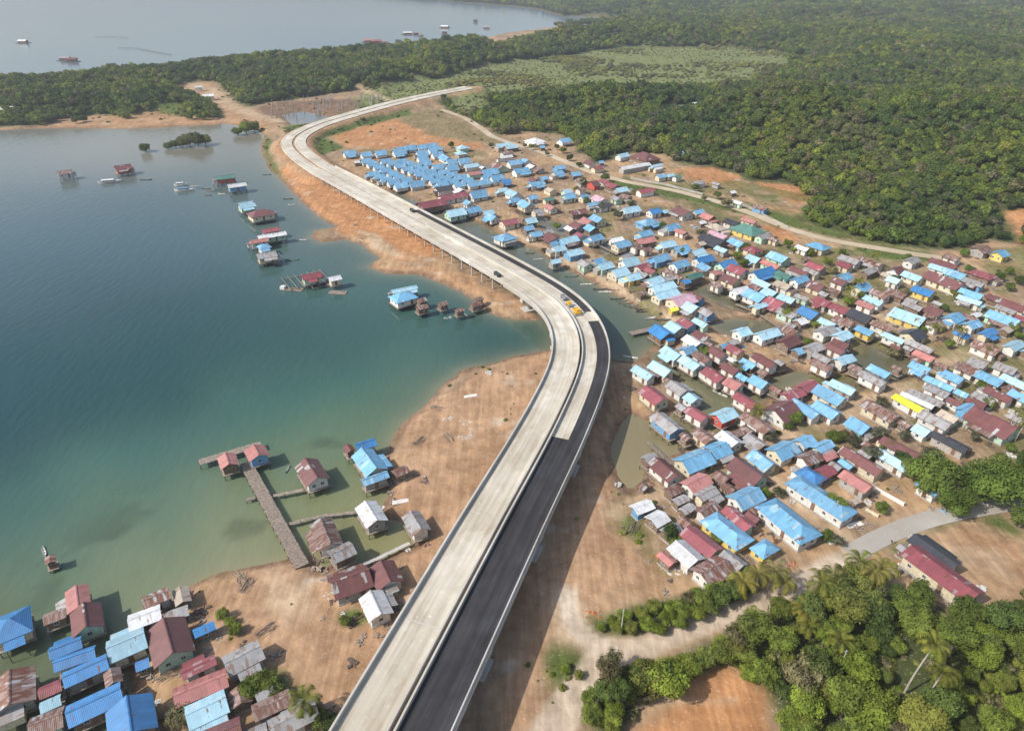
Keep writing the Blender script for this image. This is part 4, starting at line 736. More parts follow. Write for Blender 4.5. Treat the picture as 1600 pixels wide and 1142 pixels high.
clus = [h for h in H if h['reg'] == '1' and h['c'] == 'B' and h['px'] < 755 and 4 < h['L'] and h['py'] > 225]
cid = set(id(h) for h in clus)
import itertools
ORD = ['', 'second ', 'third ', 'fourth ', 'fifth ', 'sixth ', 'seventh ', 'eighth ', 'ninth ', 'tenth ']
rest = [h for h in H if id(h) not in cid]
def phrase(h, keys):
    s = (h['sz'] if 'sz' in keys else '') + h['col'] + ' roofed ' + ((h['form'] + ' ') if 'form' in keys else '') + h['kind']
    if 'wn' in keys: s += ' with ' + h['wn']
    if 'lean' in keys: s += (' and ' if 'wn' in keys else ' with ') + h['lean']
    if 'zone' in keys: s += ' ' + h['zone']
    nbk = [k for k in keys if k in ('left', 'right', 'above', 'below')]
    if nbk: s += ', ' + ' and '.join((h[k] + (' to its ' + k if k in ('left', 'right') else ' ' + ('behind' if k == 'above' else 'in front'))) for k in nbk)
    return s
combos = [('col', 'kind', 'zone') + c for r in (0, 1, 2, 3, 4) for c in itertools.combinations(('sz', 'form', 'wn', 'lean', 'left', 'right', 'below', 'above'), r)]
def catn(h): return h['kind']
fails = []
for h in rest:
    lab = None
    for keys in combos:
        if any(h[k] is None for k in keys): continue
        if h['kind'] == 'hut' and 'lean' in keys: continue
        if sum(1 for k in rest if all(k[q] == h[q] for q in keys)) == 1:
            s = phrase(h, keys)
            if 4 <= len(s.split()) <= 16: lab = s; break
    h['lab'] = lab
    if not lab: fails.append(h)
for h in fails:
    same = [k for k in rest if k['col'] == h['col'] and k['zone'] == h['zone'] and k['kind'] == h['kind'] and k['sz'] == h['sz']]
    for key, a_ in ((lambda k: k['px'], 'from the left'), (lambda k: -k['px'], 'from the right'), (lambda k: -k['py'], 'from the front'), (lambda k: k['py'], 'from the back')):
        r = sorted(same, key=key).index(h)
        if r < 10: h['lab'] = f"{ORD[r]}{h['sz']}{h['col']} roofed {h['kind']} {h['zone']} counted {a_}".strip(); break
    if not h['lab']: h['lab'] = phrase(h, ('zone', 'sz'))
print('houses', len(H), 'cluster', len(clus), 'ordinal labels', len(fails))
grp = {'out in the bay': 'houses on stilts out in the bay', 'on the near bay shore': 'houses along the near bay shore', 'in the lower left settlement': 'houses of the lower left settlement'}
for h in H:
    if id(h) in cid: tag(h['ob'], 'small identical sky blue gabled house in the tight rows beside the highway', 'house', 'identical blue houses in rows')
    else:
        tag(h['ob'], h['lab'], h['kind'], grp.get(h['zone'], 'houses of the waterside village'))
# ------------------------------------------------------------------ vegetation
def leafmat(name, col, var=.45, sc=1.2, yel=(.16, .17, .03)):
    m, nt_, b = newmat(name, .75, .15); tc = N(nt_, 'ShaderNodeTexCoord'); oi = N(nt_, 'ShaderNodeObjectInfo')
    f = noisef(nt_, tc.outputs['Object'], sc, 3, .35, .65)
    c = mixc(nt_, f, tuple(x * (1 - var) for x in col), tuple(x * (1 + var) for x in col))
    r = N(nt_, 'ShaderNodeMapRange'); r.inputs[1].default_value = .55; r.inputs[2].default_value = 1.0; r.inputs[4].default_value = .75; nt_.links.new(oi.outputs['Random'], r.inputs[0])
    c = mixc(nt_, r.outputs[0], c, yel)
    geo = N(nt_, 'ShaderNodeNewGeometry'); w1 = noisef(nt_, geo.outputs['Position'], .012, 4, .38, .64); w2 = noisef(nt_, geo.outputs['Position'], .03, 3, .56, .72)
    c = mixc(nt_, w1, mixc(nt_, 1.0, c, (.72, .80, .86), 'MULTIPLY'), mixc(nt_, 1.0, c, (1.32, 1.22, .92), 'MULTIPLY')); c = mixc(nt_, w2, c, mixc(nt_, .5, c, (.16, .13, .085)))
    mul = N(nt_, 'ShaderNodeMath', operation='MULTIPLY'); mul.inputs[1].default_value = 7.31; fr = N(nt_, 'ShaderNodeMath', operation='FRACT')
    nt_.links.new(oi.outputs['Random'], mul.inputs[0]); nt_.links.new(mul.outputs[0], fr.inputs[0])
    r2 = N(nt_, 'ShaderNodeMapRange'); r2.inputs[3].default_value = .78; r2.inputs[4].default_value = 1.3; nt_.links.new(fr.outputs[0], r2.inputs[0])
    s = N(nt_, 'ShaderNodeVectorMath', operation='SCALE'); nt_.links.new(c, s.inputs[0]); nt_.links.new(r2.outputs[0], s.inputs['Scale'])
    nt_.links.new(s.outputs[0], b.inputs['Base Color'])
    tr = N(nt_, 'ShaderNodeBsdfTranslucent'); nt_.links.new(s.outputs[0], tr.inputs[0]); mx = N(nt_, 'ShaderNodeMixShader'); mx.inputs[0].default_value = .3
    out = [n for n in nt_.nodes if n.type == 'OUTPUT_MATERIAL'][0]
    nt_.links.new(b.outputs[0], mx.inputs[1]); nt_.links.new(tr.outputs[0], mx.inputs[2]); nt_.links.new(mx.outputs[0], out.inputs[0]); return m
LF = leafmat('leaves_broad', (.135, .18, .040), .35, yel=(.20, .20, .055)); LD = leafmat('leaves_dark', (.085, .125, .038), .35, yel=(.13, .155, .05)); LB = leafmat('leaves_bright', (.17, .225, .040), .35, yel=(.21, .23, .055))
LG = leafmat('leaves_grey', (.15, .145, .085), yel=(.15, .13, .08)); LP = leafmat('leaves_palm', (.15, .165, .035), yel=(.27, .22, .055)); LS = leafmat('leaves_scrub', (.22, .24, .085), .2, .8, (.28, .26, .11))
bark = plain('bark', (.22, .18, .14), .95, .3); palebark = plain('palm_bark', (.42, .38, .33), .95, .2)
def crown(name, mat, nl=9, nleaf=900, leaf=.13, flat=.75, seed=0, spread=.6):
    r = random.Random(seed); mb = MB(); lobes = [(0, 0, 0, .72)]
    for i in range(nl):
        a = 6.283 * i / nl + r.uniform(-.4, .4); e = r.uniform(-.35, .8); d = spread * r.uniform(.7, 1.15)
        lobes.append((math.cos(a) * d * math.cos(e), math.sin(a) * d * math.cos(e), math.sin(e) * d * flat * 1.1, r.uniform(.3, .5)))
    wts = [l[3] ** 2 for l in lobes]; V = []; Fc = []
    for _ in range(nleaf):
        l = r.choices(lobes, wts)[0]; u = Vector((r.gauss(0, 1), r.gauss(0, 1), r.gauss(0, 1) + .35)).normalized()
        p = Vector(l[:3]) + u * l[3] * r.uniform(.78, 1.08); p.z *= flat if l[3] > .6 else 1
        if p.z < -.45: continue
        nrm = (u + Vector((r.gauss(0, .45), r.gauss(0, .45), r.gauss(0, .45)))).normalized(); t = nrm.orthogonal().normalized(); bt = nrm.cross(t)
        a = r.uniform(0, 6.28); t2 = t * math.cos(a) + bt * math.sin(a); b2 = nrm.cross(t2); s = leaf * r.uniform(.6, 1.35)
        n = len(V); V += [p - t2 * s, p - b2 * s * .55, p + t2 * s, p + b2 * s * .55]; Fc.append((n, n + 1, n + 2, n + 3))
    mb.add(V, Fc)
    for l in lobes:                               # dim inner branches fill, so that the crown is not see-through everywhere
        k = .66; o = len(mb.v); c0 = Vector(l[:3]); c0.z *= flat if l[3] > .6 else 1; vs = []
        for i in range(5):
            ph = math.pi * (i + .5) / 5
            for j in range(7):
                q = 6.283 * j / 7; rr = l[3] * k * r.uniform(.8, 1.1); vs.append(c0 + Vector((math.sin(ph) * math.cos(q), math.sin(ph) * math.sin(q), math.cos(ph) * .9)) * rr)
        mb.add(vs, [(i * 7 + j, i * 7 + (j + 1) % 7, (i + 1) * 7 + (j + 1) % 7, (i + 1) * 7 + j) for i in range(4) for j in range(7)])
    return mb.mesh(name, mat)
CR = {'f': [crown('crown', LF, 9, 2600, .066, .8, s) for s in range(3)], 'd': [crown('crown', LD, 10, 2600, .066, .85, s + 10) for s in range(3)], 'b': [crown('crown', LB, 9, 2600, .066, .8, s + 20) for s in range(3)],
      'g': [crown('crown', LG, 8, 1100, .075, .8, s + 30, .65) for s in range(2)], 'B': [crown('crown', LB, 14, 3600, .06, .7, 41, .68), crown('crown', LF, 14, 3600, .06, .7, 42, .68)]}
def trunk_me(seed=0, lim=4):
    r = random.Random(seed); mb = MB(); mb.tube((0, 0, -.08), (.02, .01, .5), .045, .03, 7)
    for i in range(lim):
        a = 6.28 * i / lim + r.uniform(-.3, .3); mb.tube((.02, .01, .42), (math.cos(a) * .3, math.sin(a) * .3, .72), .024, .01, 5)
    return mb.mesh('trunk', bark)
TK = [trunk_me(s) for s in range(3)]
def tree(x, y, h, r, k, seed=None, loc=None, name='broadleaf_tree'):
    X, Y, z = loc or G(x, y); rr = random.Random(seed if seed is not None else int(x * 7 + y * 13))
    t = empty(name, (X, Y, z), rr.uniform(0, 6.28)); ms = CR[k]
    put('trunk', rr.choice(TK), t, scale=(h * .9, h * .9, h))
    put('crown', rr.choice(ms), t, (0, 0, max(h - r * .72, r * .5)), (rr.uniform(-.1, .1), rr.uniform(-.1, .1), 0), (r * rr.uniform(.9, 1.1), r * rr.uniform(.9, 1.1), r * rr.uniform(.85, 1.05)))
    return t
def palm_meshes(seed, nf=17, droop=1.0):
    r = random.Random(seed); mb = MB()
    for i in range(nf):
        a = 6.283 * i / nf * 2.4 + r.uniform(-.2, .2); el = r.uniform(-.15, 1.1); L = r.uniform(2.3, 3.1); d = Vector((math.cos(a), math.sin(a), 0)); sd_ = Vector((-math.sin(a), math.cos(a), 0))
        pts = []; p = Vector((0, 0, 0)); e = el
        for k in range(9):
            pts.append(p.copy()); p = p + (d * math.cos(e) + Vector((0, 0, math.sin(e)))) * (L / 8); e -= (.16 + .05 * k) * droop
        for k in range(8): mb.add([pts[k] - sd_ * .02, pts[k] + sd_ * .02, pts[k + 1] + sd_ * .015, pts[k + 1] - sd_ * .015], [(0, 1, 2, 3)])
        for k in range(1, 9):
            for s in (-1, 1):
                for q in (0, .5):
                    b0 = pts[k].lerp(pts[min(k + 1, 8)], q); ll = .62 * math.sin(math.pi * (k + q + .8) / 10.5); f = (pts[k] - pts[k - 1]).normalized()
                    tip = b0 + sd_ * s * ll + f * ll * .45 + Vector((0, 0, -ll * .45)); mb.add([b0 - f * .06, b0 + f * .08, tip], [(0, 1, 2)])
    for i in range(6):
        a = i * 1.05; mb.tube((math.cos(a) * .18, math.sin(a) * .18, -.28), (math.cos(a) * .18, math.sin(a) * .18, -.05), .11, .09, 6)
    return mb.mesh('frond_crown', LP)
PC = [palm_meshes(s) for s in range(3)]
def palm_trunk(h, bend, seed):
    mb = MB(); n = 8; pr = None
    for i in range(n + 1):
        t = i / n; p = Vector((bend * t * t, 0, h * t - .3 * (i == 0))); r_ = .2 - .09 * t
        if pr is not None: mb.tube(pr[0], p, pr[1], r_, 7)
        pr = (p, r_)
    return mb.mesh('trunk', palebark)
PTK = {}
def palm(x, y, h=6, bend=.8, s=1.0, rz=None):
    X, Y, z = G(x, y); t = empty('coconut_palm', (X, Y, z), random.uniform(0, 6.28) if rz is None else rz)
    key = (round(h), round(bend, 1)); PTK.setdefault(key, palm_trunk(key[0], key[1], 0))
    put('trunk', PTK[key], t); s *= 1.2; put('frond_crown', random.choice(PC), t, (key[1], 0, key[0]), (random.uniform(-.1, .1), random.uniform(-.1, .1), random.uniform(0, 6)), (s, s, s)); return t
VEG = []
def reg(o, k, px, py, where, size=''): VEG.append(dict(o=o, k=k, px=px, py=py, where=where, size=size)); return o
KW = {'f': 'mid green broad tree', 'd': 'dark green dense tree', 'b': 'bright green leafy tree', 'g': 'grey green thin tree', 'B': 'huge spreading round crowned tree', 'p': 'coconut palm', 'P': 'tall leaning coconut palm'}
# big village trees (px, py of the trunk foot, height, crown radius, kind)
for x, y, h, r, k in ((1450, 770, 9.5, 5.6, 'B'), (1487, 802, 6.5, 4.0, 'b'), (1535, 782, 10, 6.2, 'B'), (1578, 790, 9, 5.0, 'f'), (1502, 768, 7, 3.8, 'f'), (1600, 750, 8, 4.5, 'd'), (1425, 752, 6, 3.2, 'b'), (1592, 825, 6, 3.5, 'f'), (1560, 760, 8, 4.2, 'b')):
    reg(tree(x, y, h, r, k), k, x, y, 'by the concrete road bend')
vt = "1335 462 p;1322 475 p;1345 470 f;1325 480 b;1512 428 f;1418 462 g;1495 470 f;1475 488 d;1490 462 b;1405 492 f;1455 535 p;1480 545 f;1495 540 p;1440 520 b;1575 430 b;1560 440 f;1590 445 d;1575 455 f;1505 402 b;1535 400 g;1590 530 b;1580 520 f;1545 520 g;1585 690 p;1575 705 f;1590 670 p;1395 560 g;1545 560 f;1165 395 d;1195 400 g;1150 405 b;1160 418 f;1095 375 g;1240 395 f;1265 400 b;1230 388 b;1290 415 f;1315 400 f;1300 430 g;1360 420 p;1395 440 f;1415 410 f;1350 432 d;1010 365 g;900 300 f;910 292 d;985 325 d;965 345 g;830 235 b;880 240 f;870 235 d;890 252 d;840 228 f;820 232 g;905 262 d;855 245 g;1060 400 f;940 330 g;915 318 b;990 305 g;1035 360 f;1085 300 d;1100 315 g;1120 312 d;1135 325 g;1228 500 b;1260 540 f;1305 510 g;1275 512 b;1185 665 p;1240 665 b;1230 672 f;1100 735 b;1200 690 g;1120 850 f;1055 855 f;1045 845 d;1195 780 b;1215 775 g;1410 735 f;1360 720 g;1330 700 g;1405 730 d;1370 690 g;1315 690 f;1150 585 g;1098 560 f;850 395 g;945 285 d;1030 240 f;1540 640 f;1520 690 g;1490 600 g;1530 610 f;1375 640 g;1300 690 b;1410 690 g;1385 705 b;1450 720 g;1300 800 b;1290 845 b;1305 852 g;1375 800 b;870 362 f;690 245 g;705 232 b;768 232 g;845 232 f"
for e in vt.split(';'):
    x, y, k = e.split(); x = float(x); y = float(y); sc = 1.0 if y > 380 else 1.15
    if k == 'p': reg(palm(x, y, random.uniform(5, 7), random.uniform(.2, 1), .95), 'p', x, y, 'among the village roofs'); continue
    r = random.uniform(1.5, 2.6) * sc; reg(tree(x, y, r * random.uniform(1.5, 1.9), r, k), k, x, y, 'among the village roofs')
for x, y, r, k in ((287, 1128, 2.4, 'g'), (400, 1085, 2.6, 'b'), (418, 1075, 2.4, 'b'), (432, 1092, 2.0, 'f'), (500, 1130, 2.2, 'f'), (520, 1140, 2.0, 'd'), (350, 965, 1.5, 'f'), (370, 990, 1.5, 'f'), (362, 975, 1.2, 'b'), (225, 1025, 1.2, 'b'), (540, 975, 1.3, 'b')):
    reg(tree(x, y, r * 1.5, r, k), k, x, y, 'among the lower left roofs')
reg(palm(478, 1128, 6, .5, 1.1), 'p', 478, 1128, 'among the lower left roofs')
# palms of the lower right grove
for x, y, h, b_, s in ((1160, 935, 4, .5, 1.2), (1180, 925, 5, .3, 1.2), (1200, 918, 5, .5, 1.2), (1215, 930, 4, .4, 1.1), (1272, 945, 6, .4, 1.35), (1290, 935, 6, .8, 1.2), (1335, 912, 6, .5, 1.2), (1352, 925, 6, .3, 1.1), (1372, 918, 6, .9, 1.2), (1250, 985, 5, .6, 1.1), (1262, 1000, 4, .5, 1.0), (1295, 1030, 6, .8, 1.0), (1425, 1168, 5, .7, 1.2)):
    reg(palm(x, y, h, b_, s), 'p', x, y, 'in the lower right grove')
a1 = palm(1411, 1086, 13, 1.7, 1.1, .2); reg(a1, 'P', 1430, 1000, 'rising above the lower right grove'); a2 = palm(1437, 1110, 10, .9, .95, .2); reg(a2, 'P', 1448, 1050, 'rising above the lower right grove')
# lower right grove
groveP = ptsl([(925, 1260), (922, 1085), (945, 1068), (1000, 1055), (1060, 1040), (1120, 1018), (1180, 992), (1235, 960), (1270, 952), (1340, 925), (1385, 940), (1420, 962), (1480, 985), (1545, 982), (1600, 965), (1750, 1000), (1900, 1250), (1240, 1300), (1225, 1142), (1192, 1082), (1140, 1046), (1072, 1068), (1005, 1112), (965, 1150), (950, 1260)], 1.5)
patchP = ptsl([(1000, 1122), (1072, 1074), (1140, 1050), (1190, 1085), (1222, 1150), (1225, 1300), (950, 1300), (968, 1150)], 1.5)
xs0, ys0 = groveP.min(0); xs1, ys1 = groveP.max(0); pts = []
y = ys0
while y < ys1:
    x = xs0
    while x < xs1:
        X, Y = x + random.uniform(-1.5, 1.5), y + random.uniform(-1.5, 1.5); a = np.array([X]); b_ = np.array([Y])
        if inside(a, b_, groveP)[0] and not inside(a, b_, patchP)[0]:
            q = proj(X, Y, hz(X, Y) + 3)
            if q[0] < 1650 and q[1] < 1215: pts.append((X, Y, q))
        x += 3.7
    y += 3.4
for X, Y, q in pts:
    if 1395 < q[0] < 1462 and 1015 < q[1] < 1125: continue
    k = random.choices('fdbg', (5, 2, 4.5, 1.2))[0]; r = random.choice((1.5, 1.8, 2.2, 2.6, 3.2, 3.7)); reg(tree(0, 0, r * random.uniform(1.5, 2.3), r, k, int(X * 31 + Y * 17), (X, Y, max(hz(X, Y), 0))), k, q[0], q[1], f"in the corner grove's {'upper' if q[1] < 960 else 'middle' if q[1] < 1050 else 'lower'} {'left' if q[0] < 1250 else 'centre' if q[0] < 1420 else 'right'}")
for x, y, h, r, k in ((947, 1085, 8.5, 2.2, 'g'), (962, 1110, 7.5, 2.4, 'd'), (955, 1055, 6, 1.8, 'g'), (1000, 1080, 6.5, 3.2, 'd'), (1030, 1082, 6.5, 3.0, 'd'), (1095, 955, 5, 2.2, 'f'), (1120, 948, 5.5, 2.6, 'd'), (1140, 940, 5, 2.3, 'd'), (1065, 965, 4, 2.0, 'f'), (1040, 975, 3.5, 1.8, 'b'), (1010, 985, 3, 1.8, 'b'), (985, 990, 2.8, 1.7, 'f'), (1075, 950, 4, 2.0, 'g'), (1000, 965, 2.6, 1.6, 'f'), (965, 985, 2.4, 1.5, 'b'), (975, 968, 2.6, 1.7, 'b'), (1020, 958, 3, 1.9, 'f'), (1030, 990, 2.6, 1.7, 'b'), (1050, 962, 3.4, 2.1, 'b'), (1060, 980, 3, 1.8, 'f'), (1085, 965, 3.6, 2.2, 'b'), (1110, 960, 3.6, 2.0, 'd'), (1090, 940, 3.5, 2.1, 'f'), (1115, 932, 3.8, 2.2, 'b'), (1150, 925, 4, 2.3, 'd'), (1170, 905, 3.2, 1.9, 'f'), (1140, 915, 3.2, 1.9, 'b'), (955, 975, 1.8, 1.2, 'b'), (940, 985, 1.6, 1.1, 'b'), (940, 1060, 5, 1.6, 'g'), (1008, 1066, 4.5, 2.6, 'd'), (1040, 1062, 4.5, 2.5, 'b'), (1072, 1055, 4.5, 2.4, 'b'), (1098, 1045, 4.5, 2.3, 'f'), (1122, 1036, 4.5, 2.4, 'b'), (1148, 1026, 5, 2.6, 'f'), (1128, 1022, 4, 2.2, 'b'), (1165, 1010, 5, 2.6, 'b'), (985, 1090, 4, 2.2, 'f'), (960, 1120, 3.5, 1.8, 'b'), (920, 1105, 4, 1.9, 'f'), (930, 1130, 3.5, 2, 'b'), (885, 1050, 1.5, 1.1, 'b'), (905, 1058, 1.5, 1.1, 'f')):
    reg(tree(x, y, h, r, k), k, x, y, 'beside the dirt track fork')
# mangroves standing in the bay
for x, y, r in ((262, 233, 2.5), (275, 232, 3.2), (285, 230, 4), (297, 228, 5), (310, 229, 5), (322, 227, 4.2), (228, 238, 3.4), (372, 212, 3.5), (385, 208, 4.6), (398, 206, 4), (120, 196, 3), (132, 193, 3)):
    X, Y = P(x, y, 0); z = max(hz(X, Y), -.4); r *= 1.3; reg(tree(x, y, r * 1.45, r, random.choice('fd'), None, (X, Y, z), 'mangrove_tree'), 'm', x, y, 'standing in the shallows of the bay')
KW['m'] = 'round green mangrove'
# ---- forest: one mass of crowns instanced on points
cr_far = [crown('forest_crown', m, 7, 420, .15, .85, 50 + i, .6) for i, m in enumerate((LF, LD, LF, LG, LB, LD))]
cr_scr = [crown('scrub_crown', m, 6, 300, .16, .6, 60 + i, .6) for i, m in enumerate((LS, LS, LG))]
def hidden(me):
    o = bpy.data.objects.new(me.name + '_source', me); return o
def scatter(name, P3, scl, rot, srcs, idx, label, cat):
    me = bpy.data.meshes.new(name); n = len(P3); me.vertices.add(n); me.vertices.foreach_set('co', np.asarray(P3, np.float32).ravel())
    a = me.attributes.new('scl', 'FLOAT_VECTOR', 'POINT'); a.data.foreach_set('vector', np.asarray(scl, np.float32).ravel())
    a = me.attributes.new('rot', 'FLOAT', 'POINT'); a.data.foreach_set('value', np.asarray(rot, np.float32)); a = me.attributes.new('idx', 'INT', 'POINT'); a.data.foreach_set('value', np.asarray(idx, np.int32)); me.update()
    o = link(bpy.data.objects.new(name, me)); ng = bpy.data.node_groups.new(name, 'GeometryNodeTree')
    ng.interface.new_socket('Geometry', in_out='INPUT', socket_type='NodeSocketGeometry'); ng.interface.new_socket('Geometry', in_out='OUTPUT', socket_type='NodeSocketGeometry')
    gi = ng.nodes.new('NodeGroupInput'); go = ng.nodes.new('NodeGroupOutput'); jn = ng.nodes.new('GeometryNodeJoinGeometry')
    def attr(nm, t):
        q = ng.nodes.new('GeometryNodeInputNamedAttribute'); q.data_type = t; q.inputs[0].default_value = nm; return q.outputs[0]
    cx_ = ng.nodes.new('ShaderNodeCombineXYZ'); ng.links.new(attr('rot', 'FLOAT'), cx_.inputs[2])
    for i, m in enumerate(srcs):
        cmp_ = ng.nodes.new('FunctionNodeCompare'); cmp_.data_type = 'INT'; cmp_.operation = 'EQUAL'; ia = attr('idx', 'INT')
        ii = [s for s in cmp_.inputs if s.type == 'INT']; ng.links.new(ia, ii[0]); ii[1].default_value = i
        oi = ng.nodes.new('GeometryNodeObjectInfo'); oi.inputs[0].default_value = hidden(m); oi.inputs[1].default_value = True
        ip = ng.nodes.new('GeometryNodeInstanceOnPoints'); ng.links.new(gi.outputs[0], ip.inputs['Points']); ng.links.new(cmp_.outputs[0], ip.inputs['Selection']); ng.links.new(oi.outputs['Geometry'], ip.inputs['Instance'])
        ng.links.new(cx_.outputs[0], ip.inputs['Rotation']); ng.links.new(attr('scl', 'FLOAT_VECTOR'), ip.inputs['Scale']); ng.links.new(ip.outputs[0], jn.inputs[0])
    ng.links.new(jn.outputs[0], go.inputs[0]); md = o.modifiers.new('scatter', 'NODES'); md.node_group = ng
    return tag(o, label, cat, kind='stuff')
def field(y0, y1, spf, xlim=.86):
    out = []; y = y0
    while y < y1:
        sp_ = spf(y); n = int(2 * (y * xlim + 30) / sp_); x = np.linspace(-(y * xlim + 30), y * xlim + 30, n) + rng.uniform(-.45, .45, n) * sp_
        out.append(np.stack([x, y + rng.uniform(-.45, .45, n) * sp_, np.full(n, sp_)], 1)); y += sp_ * .92
    return np.concatenate(out)
Q = field(250, 5200, lambda y: 4.2 + max(0, y - 300) / 240)
X, Y = Q[:, 0], Q[:, 1]; z, dw = hzv(X, Y)
clear = [ptsl(q, 1.2) for q in ([(1045, 262), (1110, 258), (1170, 280), (1230, 285), (1275, 315), (1245, 330), (1235, 350), (1150, 320), (1080, 300)], [(275, 137), (300, 128), (345, 130), (350, 150), (385, 168), (440, 180), (440, 196), (340, 190), (345, 172), (290, 150)],
    [(110, 186), (150, 178), (185, 184), (170, 197), (100, 198)], [(200, 184), (250, 176), (290, 172), (295, 180), (240, 186)], [(1115, 165), (1035, 175), (1040, 183), (1100, 178)], [(550, 138), (560, 136), (615, 155), (600, 160)], [(1555, 340), (1600, 345), (1600, 400), (1560, 365)])]
dh = np.maximum(sd(X, Y, hillP), sd(X, Y, headP)); inpl = (sd(X, Y, plainP) + (fbm(X, Y, 90, 201, 4) - .5) * 130) > 0
m = (dh > 1.5) & (dw < -3) | ((Y > 1500) & (dw < -6))
for cpoly in clear: m &= ~inside(X, Y, cpoly)
rd, _ = segdist(X, Y, CENT, False); m &= rd > 15
fr = ptsl([(690, 172), (768, 214), (840, 236), (920, 268), (1060, 299), (1180, 336), (1290, 375), (1475, 404)], 1.3); rd2, _ = segdist(X, Y, fr, False); m &= rd2 > 5.5
pm = m & inpl; fm_ = m & ~inpl
pn = fbm(X, Y, 60, 71, 3); thin = (rng.random(len(X)) < .92)
fi = np.where(fm_ & thin)[0]
# an open track down the valley and thinner canopy patches
patch = pn[fi]
s = Q[fi, 2] * (.52 + .50 * rng.random(len(fi)) ** 1.6) * np.where(patch > .6, .8, 1.0); hh_ = Q[fi, 2] * .55 + s * (.35 + .35 * rng.random(len(fi)))
tall = rng.random(len(fi)) < .06; hh_ = np.where(tall, hh_ * 1.6, hh_)
gt = np.clip((patch - .35) / .3, 0, 1); rr = rng.random(len(fi)); idx = np.where(rr < .22, 0, np.where(rr < .48 + .1 * (1 - gt), 1, np.where(rr < .66, 2, np.where(rr < .76, 3, np.where(rr < .76 + .18 * gt, 4, 5)))))
P3 = np.stack([X[fi], Y[fi], np.maximum(z[fi], 0) + hh_ * .62], 1); SC = np.stack([s, s, s * (.8 + .35 * rng.random(len(fi)))], 1)
# the crowns that show largest stand as trees of their own
pyv = np.array([proj(a, b, c)[1] for a, b, c in P3]); pxv = np.array([proj(a, b, c)[0] for a, b, c in P3]); size = s / Y[fi]
cand = np.where((pxv > 0) & (pxv < 1600))[0]; cand = cand[np.argsort(-size[cand])][:max(0, 300 - sum(1 for v in VEG if v['k'] in 'fdbgB'))]
own = np.zeros(len(fi), bool); own[cand] = True
kk = 'fdfgbd'
for i in cand:
    k = kk[idx[i]]; reg(tree(0, 0, hh_[i] * 1.25, s[i], k, int(i), (P3[i, 0], P3[i, 1], max(z[fi[i]], 0))), k, pxv[i], pyv[i], 'at the hill forest edge')
scatter('forest', P3[~own], SC[~own], rng.random((~own).sum()) * 6.28, cr_far, idx[~own], 'dense dark green forest covering the hills beyond the village and along the far coast', 'forest')
si = np.where(pm & (rng.random(len(X)) < .25 + 1.1 * smooth(.42, .6, fbm(X, Y, 45, 301, 4))))[0]; s2 = Q[si, 2] * (.08 + .36 * smooth(.45, .7, fbm(X[si], Y[si], 70, 302, 3)) + .14 * rng.random(len(si)) ** 2)
i2 = (rng.random(len(si)) * 3).astype(int)
scatter('scrub', np.stack([X[si], Y[si], np.maximum(z[si], 0) + s2 * .3], 1), np.stack([s2, s2, s2], 1), rng.random(len(si)) * 6.28, cr_scr, i2, 'pale yellow green scrub spread over the open plain between the wooded hills', 'scrub')
# bushes and weeds on grassy ground near by
Q = field(70, 760, lambda y: 1.5 + y / 240, .8); X, Y = Q[:, 0], Q[:, 1]; z, dw = hzv(X, Y)
ix = np.clip(np.searchsorted(gx, X), 0, len(gx) - 1); iy = np.clip(np.searchsorted(gy, Y), 0, len(gy) - 1); gcv = cc.reshape(GX.shape + (3,))[iy, ix]
green = np.clip((gcv[:, 1] - gcv[:, 0] * .92) / .04, 0, 1); hd = np.full(len(X), 99.)
for h in HA: hd = np.minimum(hd, np.maximum(np.abs(X - h['X']), np.abs(Y - h['Y'])) - (h['L'] + h['W']) / 4)
rd, _ = segdist(X, Y, CENT, False); rdr, _ = segdist(X, Y, fr, False); rd3, _ = segdist(X, Y, ptsl([(1335, 866), (1400, 830), (1510, 798), (1640, 780)], 1.3), False)
m = (dw < -1) & (hd > 1.2) & (rd > 10) & (rdr > 3.5) & (rd3 > 3.8) & (rng.random(len(X)) < .5 * np.maximum(green, .9 * (inside(X, Y, groveP) & ~inside(X, Y, patchP))) + .035 * (fbm(X, Y, 25, 99) > .5))
bi = np.where(m)[0]; s3 = (.25 + .75 * rng.random(len(bi)) ** 2) * (1 + .9 * smooth(380, 520, Y[bi])) * np.where(inside(X[bi], Y[bi], groveP), 2.0, 1.0)
cr_b = [crown('bush_crown', mt_, 6, 260, .17, .7, 70 + i, .6) for i, mt_ in enumerate((LB, LF, LG, LS))]
scatter('undergrowth', np.stack([X[bi], Y[bi], np.maximum(z[bi], 0) + s3 * .25], 1), np.stack([s3, s3, s3 * .8], 1), rng.random(len(bi)) * 6.28, cr_b, (rng.random(len(bi)) * 4).astype(int), 'low green weeds and small bushes on grassy verges and bare ground', 'undergrowth')
# litter and clutter lying between the houses
def litter(nm, mt_, seed):
    r = random.Random(seed); mb = MB()
    for i in range(5):
        a, b_, an = r.uniform(-.8, .8), r.uniform(-.8, .8), r.uniform(0, 3.1); l, w_, h_ = r.uniform(.3, 1.1), r.uniform(.06, .35), r.uniform(.04, .35); c_, s_ = math.cos(an), math.sin(an)
        q = [(a + c_ * i_ * l - s_ * j_ * w_, b_ + s_ * i_ * l + c_ * j_ * w_) for i_, j_ in ((-1, -1), (1, -1), (1, 1), (-1, 1))]
        mb.slab([(x_, y_, h_) for x_, y_ in q], h_ + .2)
    return mb.mesh(nm, mt_)
lit = [litter('planks', wood, 1), litter('scrap', dkwood, 2), litter('pale_scrap', plain('pale_scrap', (.5, .48, .45)), 3), litter('zinc_scrap', RM['T'], 4), litter('blue_scrap', RM['B'], 5), litter('timber', wood, 6)]
